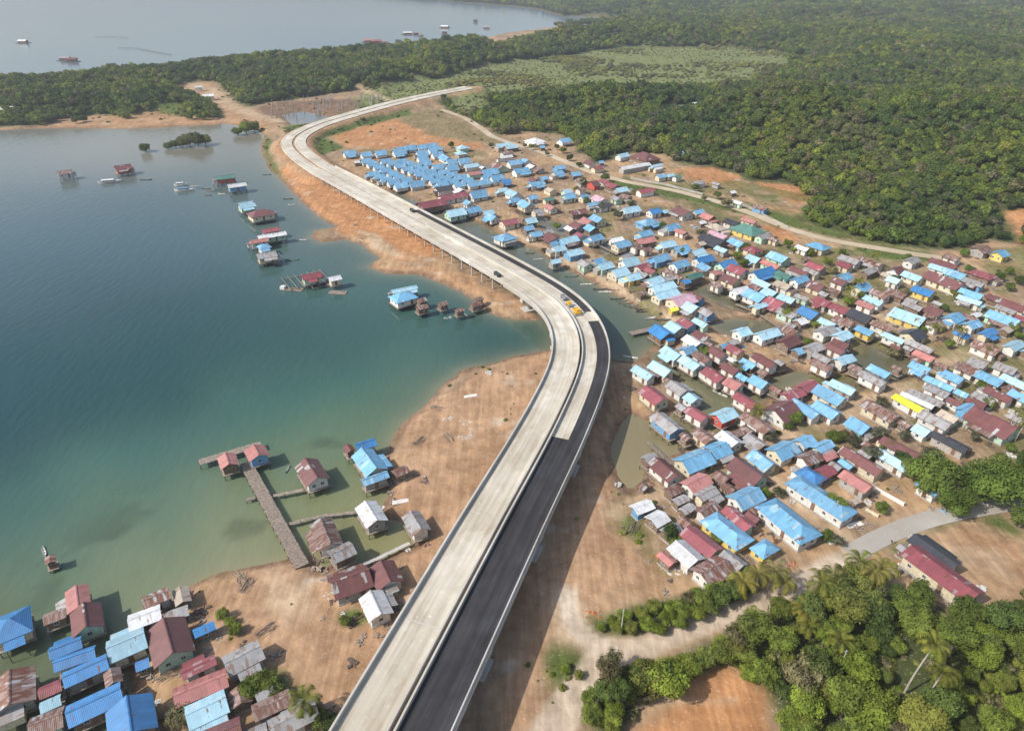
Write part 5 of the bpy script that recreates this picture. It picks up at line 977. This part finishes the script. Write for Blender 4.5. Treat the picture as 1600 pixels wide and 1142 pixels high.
Q2 = field(70, 480, lambda y: 1.9 + y / 300, .8); Xl, Yl = Q2[:, 0], Q2[:, 1]; zl, dwl = hzv(Xl, Yl); hd2 = np.full(len(Xl), 99.)
for h in HA:
    ca_, sa_ = math.cos(h['a']), math.sin(h['a']); dx_ = (Xl - h['X']) * ca_ + (Yl - h['Y']) * sa_; dy_ = -(Xl - h['X']) * sa_ + (Yl - h['Y']) * ca_
    hd2 = np.minimum(hd2, np.maximum(np.abs(dx_) - h['L'] / 2, np.abs(dy_) - h['W'] / 2))
rdl, _ = segdist(Xl, Yl, CENT, False); rr1 = np.minimum(segdist(Xl, Yl, ptsl(roads['r1'][0], 1.2), False)[0], segdist(Xl, Yl, fr, False)[0])
ml = (dwl < .5) & (hd2 > .3) & (rdl > 11) & (rr1 > 3.2) & (rng.random(len(Xl)) < np.where(hd2 < 2.0, .40, np.where(hd2 < 4.5, .09, .003)))
li = np.where(ml)[0]; s4 = .4 + .7 * rng.random(len(li))
scatter('litter', np.stack([Xl[li], Yl[li], np.maximum(zl[li], 0) + .05], 1), np.stack([s4, s4, s4], 1), rng.random(len(li)) * 6.28, lit, rng.choice(6, len(li), p=[.3, .28, .12, .15, .03, .12]), 'loose planks, scrap and litter strewn on the ground between the houses', 'litter')
# dead mangrove stems in the grey pond behind the far road
dm = MB(); r_ = random.Random(5)
for i in range(7):
    a = r_.uniform(0, 6.28); dm.tube((r_.uniform(-.6, .6), r_.uniform(-.6, .6), -1), (math.cos(a) * .8, math.sin(a) * .8, r_.uniform(4, 7)), .16, .05, 5)
DM = dm.mesh('dead_tree', plain('dead_wood', (.38, .34, .31)))
for i in range(70):
    x = random.uniform(425, 600); y = random.uniform(160, 184) - (x - 500) * .08
    X_, Y_, z_ = G(x, y)
    if float(segdist(np.array([X_]), np.array([Y_]), CENT, False)[0][0]) < 14: continue
    tag(put('dead_tree', DM, None, (X_, Y_, z_), (0, 0, random.uniform(0, 6)), (1, 1, random.uniform(.7, 1.2))), 'bare grey dead mangrove stems standing in the muddy pond behind the far road', 'dead tree', 'dead mangroves in the pond')
# labels
ORD2 = ['first', 'second', 'third', 'fourth', 'fifth', 'sixth', 'seventh', 'eighth', 'ninth', 'tenth', 'eleventh', 'twelfth']
def hsz(v): return v['o'].children[0].scale.z if v['o'].children else 1
bk = {}
for v in VEG: bk.setdefault((v['k'], v['where']), []).append(v)
for (k, wh_), vs_ in bk.items():
    gl = ('palms ' if k in 'pP' else 'mangroves ' if k == 'm' else 'trees ') + wh_
    for v in vs_:
        lab = None
        if len(vs_) == 1: lab = f"{KW[k]} {wh_}, the only one"
        else:
            for key, a_ in ((lambda q: q['px'], 'from the left'), (lambda q: -q['px'], 'from the right'), (lambda q: -q['py'], 'from the front'), (lambda q: q['py'], 'from the back')):
                r = sorted(vs_, key=key).index(v)
                if r < 12: lab = f"{ORD2[r]} {KW[k]} {wh_}, counted {a_}"; break
        if not lab:                                # describe by the nearest roof or by the tree beside it
            best = min(HA, key=lambda h: (h['px'] - v['px']) ** 2 + (h['py'] - v['py']) ** 2); d = math.hypot(best['px'] - v['px'], best['py'] - v['py'])
            if d < 40: lab = f"{KW[k]} {wh_}, beside a {RW[best['c']]} roof"
            else: lab = f"{KW[k]} deep {wh_}" if 'grove' in wh_ else f"{KW[k]} {wh_} between others alike"
        v['lab'] = lab; tag(v['o'], lab, 'palm' if k in 'pP' else 'tree', gl)
# ------------------------------------------------------------------ jetties, boats and small things
def jetty(name, pts, wd, label, cat, h=1.5, rail=False, m=wood):
    W3 = [Vector((*P(x, y, h), h)) for x, y in pts]; base = W3[0].copy(); t = tag(empty(name, (base.x, base.y, 0)), label, cat, None)
    for a, b_ in zip(W3[:-1], W3[1:]):
        d = (b_ - a); L = d.length; d.normalize(); n = Vector((d.y, -d.x, 0)); mb = MB(); a0 = a - base
        nb = max(1, int(L / .5))
        for i in range(nb):
            p = a0 + d * (i * L / nb); q = a0 + d * ((i + 1) * L / nb - .04); j = random.uniform(-.08, .08); ww = wd / 2
            mb.slab([tuple(v) for v in (Vector((p.x, p.y, h)) + n * (-ww + j), Vector((p.x, p.y, h)) + n * (ww + j), Vector((q.x, q.y, h)) + n * (ww + j), Vector((q.x, q.y, h)) + n * (-ww + j))][::-1], .07)
        mb.build('deck_boards', m, t)
        for i in range(int(L / 2.6) + 1):
            for s in (-1, 1):
                p = a0 + d * min(i * 2.6, L - .1) + n * s * (wd / 2 - .1); put('post', STM, t, (p.x, p.y, -1.6), scale=(.9, .9, h + 1.5 + (.7 if rail and i % 2 else 0)))
    return t
jetty('jetty', [(472, 884), (383, 722)], 3.0, 'long straight plank jetty running out from the dirt shore to the two salmon roofed huts', 'jetty', 1.6)
jetty('jetty', [(311, 722), (408, 693)], 2.6, 'cross shaped outer landing platform behind the two salmon roofed huts', 'jetty', 1.7)
jetty('footbridge', [(427, 774), (474, 765)], 1.0, 'narrow plank walkway joining the jetty to the maroon roofed stilt house', 'walkway', 1.3)
jetty('footbridge', [(452, 818), (500, 806), (555, 800)], 1.0, 'narrow bent walkway joining the jetty to the white roofed stilt house', 'walkway', 1.2)
jetty('footbridge', [(385, 780), (398, 777)], 1.2, 'short stub landing on the left side of the long jetty', 'walkway', 1.0)
jetty('retaining_wall', [(562, 884), (590, 872), (640, 848)], .9, 'grey stone edging wall between the enclosed pool and the dirt yard', 'wall', 1.2, m=conc_d)
jetty('jetty', [(1026, 512), (985, 521)], 2.6, 'ragged wooden jetty reaching into the channel from the deep blue roofed house', 'jetty', 1.2)
jetty('footbridge', [(888, 387), (955, 372)], 1.4, 'long pale walkway crossing the creek behind the channel houses', 'walkway', 1.5)
jetty('footbridge', [(918, 374), (965, 398)], 1.2, 'thin boardwalk branching towards the white roofed houses behind the channel', 'walkway', 1.5)
jetty('footbridge', [(1150, 475), (1185, 490), (1232, 520)], 1.4, 'boardwalk edging the dark creek in the middle village', 'walkway', 1.3)
jetty('footbridge', [(1068, 738), (1040, 715), (1012, 690)], 1.0, 'plank walkway between the maroon roofed house and the large blue house by the tan pond', 'walkway', 1.3)
hullm = {'w': plain('hull_white', (.62, .62, .60), .4), 'g': plain('hull_green', (.10, .18, .15), .6), 'b': plain('hull_blue', (.12, .25, .4), .5), 't': plain('hull_timber', (.2, .15, .11), .8), 'k': plain('hull_dark', (.06, .06, .06), .6)}
def hull(mb, L, B, D, sh=.35):
    n = 10; ring = []
    for i in range(n + 1):
        t = i / n * 2 - 1; w_ = B / 2 * max(.04, (1 - abs(t) ** 2.4)); zt = D + sh * abs(t) ** 2.5
        ring.append([(t * L / 2, -w_, zt), (t * L / 2, -w_ * .55, .05 + sh * .3 * abs(t) ** 3), (t * L / 2, w_ * .55, .05 + sh * .3 * abs(t) ** 3), (t * L / 2, w_, zt), (t * L / 2, w_ * .8, zt - .02), (t * L / 2, w_ * .4, .16 + sh * .3 * abs(t) ** 3), (t * L / 2, -w_ * .4, .16 + sh * .3 * abs(t) ** 3), (t * L / 2, -w_ * .8, zt - .02)])
    vs = [p for r in ring for p in r]; mb.add(vs, [(i * 8 + j, (i + 1) * 8 + j, (i + 1) * 8 + (j + 1) % 8, i * 8 + (j + 1) % 8) for i in range(n) for j in range(8)] + [tuple(range(8)), tuple(range(n * 8, n * 8 + 8))[::-1]])
CAN = {}
def canoe(x, y, ang, L, k, label, group):
    key = (round(L), k)
    if key not in CAN:
        a = MB(); hull(a, key[0], key[0] * .13 + .1, .38); b2 = MB()
        for s in (-.22, .05, .28): b2.box(s * key[0] - .12, s * key[0] + .12, -key[0] * .055, key[0] * .055, .3, .35)
        CAN[key] = (a.mesh('hull', hullm[k]), b2.mesh('seat', wood))
    X_, Y_ = P(x, y, .2); t = tag(empty('canoe', (X_, Y_, max(hz(X_, Y_), -.12)), R(ang)), label, 'canoe', group); put('hull', CAN[key][0], t); put('seat', CAN[key][1], t); return t
cl = [(893, 432, 8, 6, 'g'), (918, 444, 5, 6, 'w'), (930, 443, 0, 5, 't'), (938, 452, 5, 6, 'k'), (949, 456, 2, 7, 'w'), (958, 455, -10, 5, 't'), (965, 467, 8, 6, 'k'), (972, 470, 5, 5, 'g'), (978, 474, 4, 6, 't'), (986, 478, 3, 6, 'g'), (994, 480, 8, 6, 't'), (1003, 484, 6, 5, 'k'), (1006, 487, 5, 6, 'k'), (1022, 496, 22, 8, 'w'), (1036, 500, 12, 7, 't'), (1045, 502, 8, 6, 'g'), (842, 405, 10, 5, 'w'), (828, 396, 5, 4, 'k')]
CW = {'g': 'green', 'w': 'white', 't': 'bare timber', 'k': 'black', 'b': 'blue'}
cnt = {}
tot = {k: sum(1 for c in cl if c[4] == k) for k in CW}
for c in cl:
    i = cnt.get(c[4], 0); cnt[c[4]] = i + 1
    canoe(c[0], c[1], c[2], c[3], c[4], f"{ORD2[i]} {CW[c[4]]} canoe along the channel bank, counted from the left", 'canoes moored along the channel bank')
for c in ((228, 281, 5, 7, 'k', 'long dark canoe moored to the right of the red hut far out in the bay'), (417, 273, 12, 5, 'g', 'dark green canoe alone near the far bend of the shore'), (450, 311, 3, 5, 'k', 'thin black canoe upper of two near the eroded orange bank'), (456, 320, 3, 4, 'w', 'small white canoe lower of two near the eroded orange bank'), (472, 375, 2, 6, 'w', 'white topped canoe right of the white roofed stilt house'),
          (457, 406, 8, 6, 'g', 'dark canoe between the thatched hut and the fishing platform'), (449, 733, 85, 3, 'w', 'tiny pale boat left of the maroon roofed stilt house'), (728, 493, -60, 3, 'w', 'tiny white canoe off the small timber huts'), (985, 558, -20, 5, 'w', 'pale canoe beached at the mouth of the channel'), (1055, 590, 35, 5, 't', 'timber canoe in the narrow creek between the white stilt houses'), (1125, 615, -48, 5, 'w', 'pale yellow canoe in the creek beside the long red and salmon roofs'),
          (69, 862, -50, 4, 'w', 'slim pale canoe tied beside the lone hut in the lower left bay')):
    canoe(*c[:5], c[5], 'canoes in the bay')
def motorboat(x, y, ang, L, label, two=True):
    X_, Y_ = P(x, y, .6); t = tag(empty('motorboat', (X_, Y_, -.15), R(ang)), label, 'boat', 'motor boats in the bay')
    mb = MB(); hull(mb, L, L * .26, 1.0, .7); mb.build('hull', hullm['w'], t)
    mb = MB(); mb.box(-L * .28, L * .12, -L * .09, L * .09, .9, 1.9); mb.build('cabin', hullm['w'], t)
    mb = MB(); mb.box(-L * .27, L * .123, -L * .092, L * .092, 1.35, 1.7); mb.build('cabin_window', glass, t)
    mb = MB(); mb.slab([(-L * .34, -L * .12, 2.05), (L * .16, -L * .12, 2.05), (L * .16, L * .12, 2.05), (-L * .34, L * .12, 2.05)], .1); mb.build('canopy', hullm['b'] if two else hullm['w'], t)
motorboat(172, 284, 18, 13, 'long white motor boat moored left of the red roofed house far out', False); motorboat(288, 297, 6, 11, 'white motor boat with blue canopy left of the green roofed house'); motorboat(283, 289, 8, 8, 'smaller white motor boat behind the blue canopied one', False)
for x, y, L, l in ((305, 291, 5, 'first'), (312, 294, 4, 'second'), (322, 295, 5, 'third'), (330, 299, 5, 'fourth'), (340, 297, 4, 'fifth'), (325, 305, 4, 'sixth'), (346, 303, 4, 'seventh')):
    canoe(x, y, random.uniform(-20, 30), L, random.choice('wbkt'), f'{l} small boat from the left in the cluster before the green roofed house', 'small boats before the green house')
# floating fish platform frame
def frame(x, y, L, W_, label, n=6):
    X_, Y_ = P(x, y, .8); t = tag(empty('fishing_platform', (X_, Y_, 0), R(32)), label, 'platform', None)
    for i in range(n): mb = MB(); xx = -L / 2 + i * L / (n - 1); mb.box(xx - .1, xx + .1, -W_ / 2, W_ / 2, .8, .98); mb.build('beam', wood, t)
    for s in (-1, 1): mb = MB(); mb.box(-L / 2, L / 2, s * W_ * .38 - .1, s * W_ * .38 + .1, .6, .797); mb.build('rail', wood, t)
    for i in range(n):
        for s in (-1, 1): put('post', STM, t, (-L / 2 + i * L / (n - 1), s * W_ * .42, -2.4), scale=(1, 1, 3.6))
frame(478, 437, 16, 15, 'open timber fishing frame round the crimson roof in the bay', 7); frame(503, 443, 9, 7, 'small timber frame joined to the little white roofed hut', 4)
for x, y, L, l in ((456, 452, 9, 'low timber raft with a white box left of the fishing frame'), (528, 457, 7, 'sunken looking brown raft below the white hut')):
    X_, Y_ = P(x, y, .2); t = tag(empty('raft', (X_, Y_, 0), R(-8)), l, 'raft', None); mb = MB()
    for i in range(7): mb.box(-L / 2, L / 2, -1.4 + i * .42, -1.4 + i * .42 + .34, .05, .28)
    mb.build('deck', wood, t)
    if x < 500: mb = MB(); mb.box(-L / 2, -L / 2 + 1.8, -1, 1, .283, 1.3); mb.build('box', hullm['w'], t)
# far floating houses on the outer bay
def farhut(x, y, L, c, label):
    X_, Y_ = P(x, y, 1.5); t = tag(empty('floating_house', (X_, Y_, 0), R(random.uniform(-15, 25))), label, 'floating house', 'floating houses on the outer bay'); W_ = L * .5
    mb = MB(); mb.box(-L / 2, L / 2, -W_ / 2, W_ / 2, .4, 3.2); mb.build('wall', WM['t'], t); mb = MB(); X2 = L / 2 + .8
    for s in (-1, 1):
        q = [(-X2, s * (W_ / 2 + .6), 3.0), (X2, s * (W_ / 2 + .6), 3.0), (X2, 0, 5), (-X2, 0, 5)]; mb.slab(q if s < 0 else q[::-1], .15)
    mb.build('roof', RM[c], t); mb = MB(); mb.box(-L * .8, L * .8, -W_ * .9, W_ * .9, .1, .38); mb.build('raft', dkwood, t)
for a in ((36, 66, 13, 'W', 'white roofed floating house at the far left of the outer bay'), (102, 93, 12, 'G', 'grey roofed floating house left of two in front of the headland'), (113, 95, 11, 'M', 'maroon roofed floating house beside the grey one before the headland'), (575, 65, 13, 'O', 'salmon roofed floating house leftmost of the red cluster behind the trees'), (588, 66, 15, 'R', 'red roofed floating house in the middle of the far cluster'), (600, 69, 12, 'M', 'maroon roofed floating house rightmost of the far cluster'),
          (637, 53, 14, 'W', 'white roofed floating house right of the red cluster'), (650, 53, 8, 'G', 'little grey floating hut beside the white one'), (658, 57, 6, 'T', 'tiny rusty hut right of the grey floating hut'), (695, 43, 14, 'W', 'white roofed floating house farthest out'), (695, 53, 8, 'K', 'dark floating hut just before the farthest white one'), (622, 66, 7, 'K', 'dark little hut at the forest edge of the outer bay'), (760, 44, 9, 'G', 'lone grey hut near the right end of the outer bay'), (743, 34, 8, 'K', 'lone dark hut farther right on the outer bay')):
    farhut(*a)
for pts_, l in (([(150, 59), (175, 58.5), (200, 60)], 'faint line of fish trap stakes behind the headland'), ([(185, 76), (215, 77), (235, 81), (270, 87)], 'nearer curved line of fish trap stakes behind the headland')):
    mb = MB(); W3 = [P(x, y, 0) for x, y in pts_]; A = resample(np.array(W3), 4.0)
    for p in A: mb.tube((p[0], p[1], -1), (p[0], p[1], 1.6), .25, .2, 5)
    for p, q in zip(A[:-1], A[1:]): mb.tube((p[0], p[1], 1.2), (q[0], q[1], 1.2), .16, .16, 4)
    tag(mb.build('fish_fence', dkwood), l, 'fish trap')
# far buildings in the forest
for x, y, L, c, l in ((527, 121, 9, 'W', 'white house alone in the trees beyond the far road'), (466, 92, 10, 'W', 'white house at the water edge behind the headland forest'), (327, 157, 9, 'W', 'white hut beside the headland track'), (312, 143, 6, 'W', 'small pale hut above the headland track'), (1288, 22, 30, 'M', 'maroon roofed house in a clearing on the far hills'), (1272, 19, 14, 'W', 'white building left of the far maroon roofed house'),
                      (1075, 27, 26, 'O', 'salmon roofed house left on the far valley floor'), (1135, 26, 20, 'M', 'maroon roofed house in the middle of the far valley floor'), (1160, 27, 16, 'W', 'white building right on the far valley floor'), (1088, 170, 8, 'W', 'white hut in the forest clearing behind the big hall'), (1067, 174, 7, 'G', 'grey hut left in the forest clearing behind the big hall'), (12, 178, 10, 'W', 'pale house among trees at the left edge headland')):
    X_, Y_, z_ = G(x, y); t = tag(empty('house', (X_, Y_, z_ + 1), R(20)), l, 'house', 'lone houses in the far woods'); W_ = L * .55
    k = 1.6 if Y_ > 900 else .85
    mb = MB(); mb.box(-L / 2, L / 2, -W_ / 2, W_ / 2, -3, 3.5 * k); mb.build('wall', WM['w'], t); mb = MB(); X2 = L / 2 + .6; zr = 3.5 * k
    for s in (-1, 1):
        q = [(-X2, s * (W_ / 2 + .6), zr - .2), (X2, s * (W_ / 2 + .6), zr - .2), (X2, 0, zr + W_ * .3), (-X2, 0, zr + W_ * .3)]; mb.slab(q if s < 0 else q[::-1], .15)
    mb.build('roof', RM[c], t)
# walls, poles
def wall(pts_, h, th_, label, m=WM['w']):
    W3 = [P(x, y, 1.5) for x, y in pts_]; base = W3[0]; t = tag(empty('boundary_wall', (*base, 0)), label, 'wall')
    for a, b_ in zip(W3[:-1], W3[1:]):
        d = Vector((b_[0] - a[0], b_[1] - a[1], 0)); L = d.length; an = math.atan2(d.y, d.x); n = max(1, int(L / 4))
        for i in range(n):
            p = Vector((a[0], a[1], 0)) + d * (i / n); z0 = max(hz(p.x, p.y), 0); mb = MB(); mb.box(.02, L / n - .25, -th_ / 2, th_ / 2, -.6, h); mb.box(L / n - .24, L / n + .01, -th_, th_, -.6, h + .15)
            o = mb.build('wall_panel', m, t, False); o.location = (p.x - base[0], p.y - base[1], z0); o.rotation_euler = (0, 0, an)
wall([(1362, 762), (1412, 790)], 1.0, .15, 'low white boundary wall between the school yard and the big trees')
wall([(1352, 797), (1372, 808)], .9, .15, 'short white wall at the right end of the blue roofed school', WM['c'])
wall([(985, 279), (1040, 290), (1098, 304)], 1.2, .3, 'long pale roadside wall above the grass verge at the forest road', WM['k'])
wall([(1148, 314), (1186, 333)], 1.2, .3, 'short pale roadside wall below the orange cutting', WM['k'])
wall([(1190, 335), (1232, 355)], .8, .25, 'low grey kerb wall along the forest road below the trees', WM['k'])
pole_m = plain('pole_metal', (.45, .45, .44), .5)
for x, y, h, l in ((970, 990, 7, 'grey utility pole in the grass beside the track fork'), (1300, 812, 6, 'thin flag pole in front of the blue roofed school'), (1153, 607, 6, 'white pole standing over the red stilt house'), (1308, 1055, 7, 'pale utility pole inside the lower right grove'), (1240, 512, 6, 'grey pole above the middle village lane'), (1396, 470, 6, 'white pole among roofs on the right')):
    X_, Y_, z_ = G(x, y); t = tag(empty('utility_pole', (X_, Y_, z_)), l, 'pole', 'poles in the village'); mb = MB(); mb.tube((0, 0, -.5), (0, 0, h), .11, .07, 7); mb.build('shaft', pole_m, t); mb = MB(); mb.box(-.35, .35, -.03, .03, h - .45, h - .39); mb.build('crossarm', pole_m, t)
# loose things lying about
pl = MB()
for i in range(9): pl.tube((random.uniform(-1, 1), -1.6 + random.uniform(-.4, .4), .08 + i * .05), (random.uniform(-1.2, 1.2), 1.7, .1 + i * .05), .06, .05, 5)
PLK = pl.mesh('timber_pile', wood)
tarp = plain('pale_sheet', (.72, .68, .62))
spots = [(735, 619, 'w', 'bright white sheet lying flat on the dirt spit beside the viaduct'), (728, 660, 'w', 'pale rubble heap in the middle of the dirt spit'), (700, 655, 'w', 'pale rubble left of the middle heap on the dirt spit'), (725, 683, 'w', 'broad pale rubble heap lower on the dirt spit'), (681, 638, 't', 'line of driftwood at the waterline of the dirt spit'), (655, 690, 't', 'driftwood pile above the blue roofed bay house'), (700, 684, 't', 'small dark timber pile on the dirt spit'),
         (600, 757, 'w', 'pale rubble heap right under the blue roofed bay house'), (625, 784, 'w', 'white stone slab beside the white roofed bay house'), (375, 905, 't', 'scattered timber left of the long jetty foot'), (385, 915, 't', 'second timber scatter left of the long jetty foot'), (415, 985, 't', 'dark pipe bundle on the sandy yard'), (263, 1055, 't', 'dark log in the middle of the lower left dirt lane'), (522, 925, 'w', 'pale rubble in front of the maroon roofed house by the jetty'), (1055, 835, 't', 'timber scatter left of the crimson roofed house'), (990, 825, 't', 'long pale plank left of the white roofed sheds'), (1030, 870, 'o', 'orange fuel drum heap beside the left sheds'), (1055, 893, 'w', 'pale stone heap below the white roofed shed'),
         (1170, 880, 't', 'brown brushwood heap behind the palms'), (1235, 883, 'o', 'orange scrap heap behind the palms'), (1335, 820, 'w', 'pale slab in the school yard'), (1305, 845, 'w', 'grey plastic sheet beside the dirt lane'), (925, 958, 'o', 'orange planks stacked at the bend of the dirt track'), (700, 497, 'w', 'white stones at the tip of the orange bank'), (825, 478, 'w', 'white stones at the shore under the viaduct'), (1395, 890, 'w', 'pale litter heap left of the long crimson roof'), (1232, 690, 't', 'timber stack beside the straight dirt lane'), (1360, 640, 't', 'plank pile beside the straight dirt lane'), (1110, 580, 't', 'timber on the shore path'), (565, 375, 'w', 'white rubble streak on the orange bank'), (590, 385, 'w', 'second white rubble streak on the orange bank')]
orm = plain('orange_scrap', (.5, .16, .06))
for x, y, k, l in spots:
    X_, Y_, z_ = G(x, y); mb = MB(); r = random.Random(int(x))
    if k == 't': o = put('timber_pile', PLK, None, (X_, Y_, z_), (0, 0, R(r.uniform(0, 180))), (1, 1.2, 1)); tag(o, l, 'timber pile'); continue
    for i in range(14):
        a, b_ = r.gauss(0, 1.0), r.gauss(0, .55); q = r.uniform(.15, .5); mb.add([(a - q, b_ - q * .7, -.1), (a + q, b_ - q * .5, -.1), (a + q * .8, b_ + q * .8, -.1), (a - q * .7, b_ + q * .6, -.1), (a - q * .2, b_, q * .7), (a + q * .3, b_ + .1, q * .6)], [(3, 2, 1, 0), (0, 1, 5, 4), (1, 2, 5), (2, 3, 4, 5), (3, 0, 4)])
    if 'sheet' in l or 'slab' in l: mb = MB(); mb.slab([(-2, -.6, .16), (2, -.8, .2), (2.1, .6, .15), (-1.8, .7, .2)], .2)
    o = mb.build('rubble_heap' if 'sheet' not in l else 'plastic_sheet', orm if k == 'o' else tarp); o.location = (X_, Y_, z_); o.rotation_euler = (0, 0, R(20)); tag(o, l, 'rubble' if 'sheet' not in l else 'sheet')
# ------------------------------------------------------------------ hazy air
if True:
    mb = MB(); mb.box(-9500, 9500, -200, 11800, -8, 135); hm = bpy.data.materials.new('hazy_air'); hm.use_nodes = True; t_ = hm.node_tree; t_.nodes.clear()
    o_ = t_.nodes.new('ShaderNodeOutputMaterial'); v_ = t_.nodes.new('ShaderNodeVolumePrincipled'); v_.inputs['Color'].default_value = (.82, .88, .95, 1); v_.inputs['Density'].default_value = .00017; v_.inputs['Anisotropy'].default_value = .2
    t_.links.new(v_.outputs[0], o_.inputs['Volume']); tag(mb.build('haze', hm), 'thin pale haze filling the air over the whole bay and village', 'haze', kind='stuff')
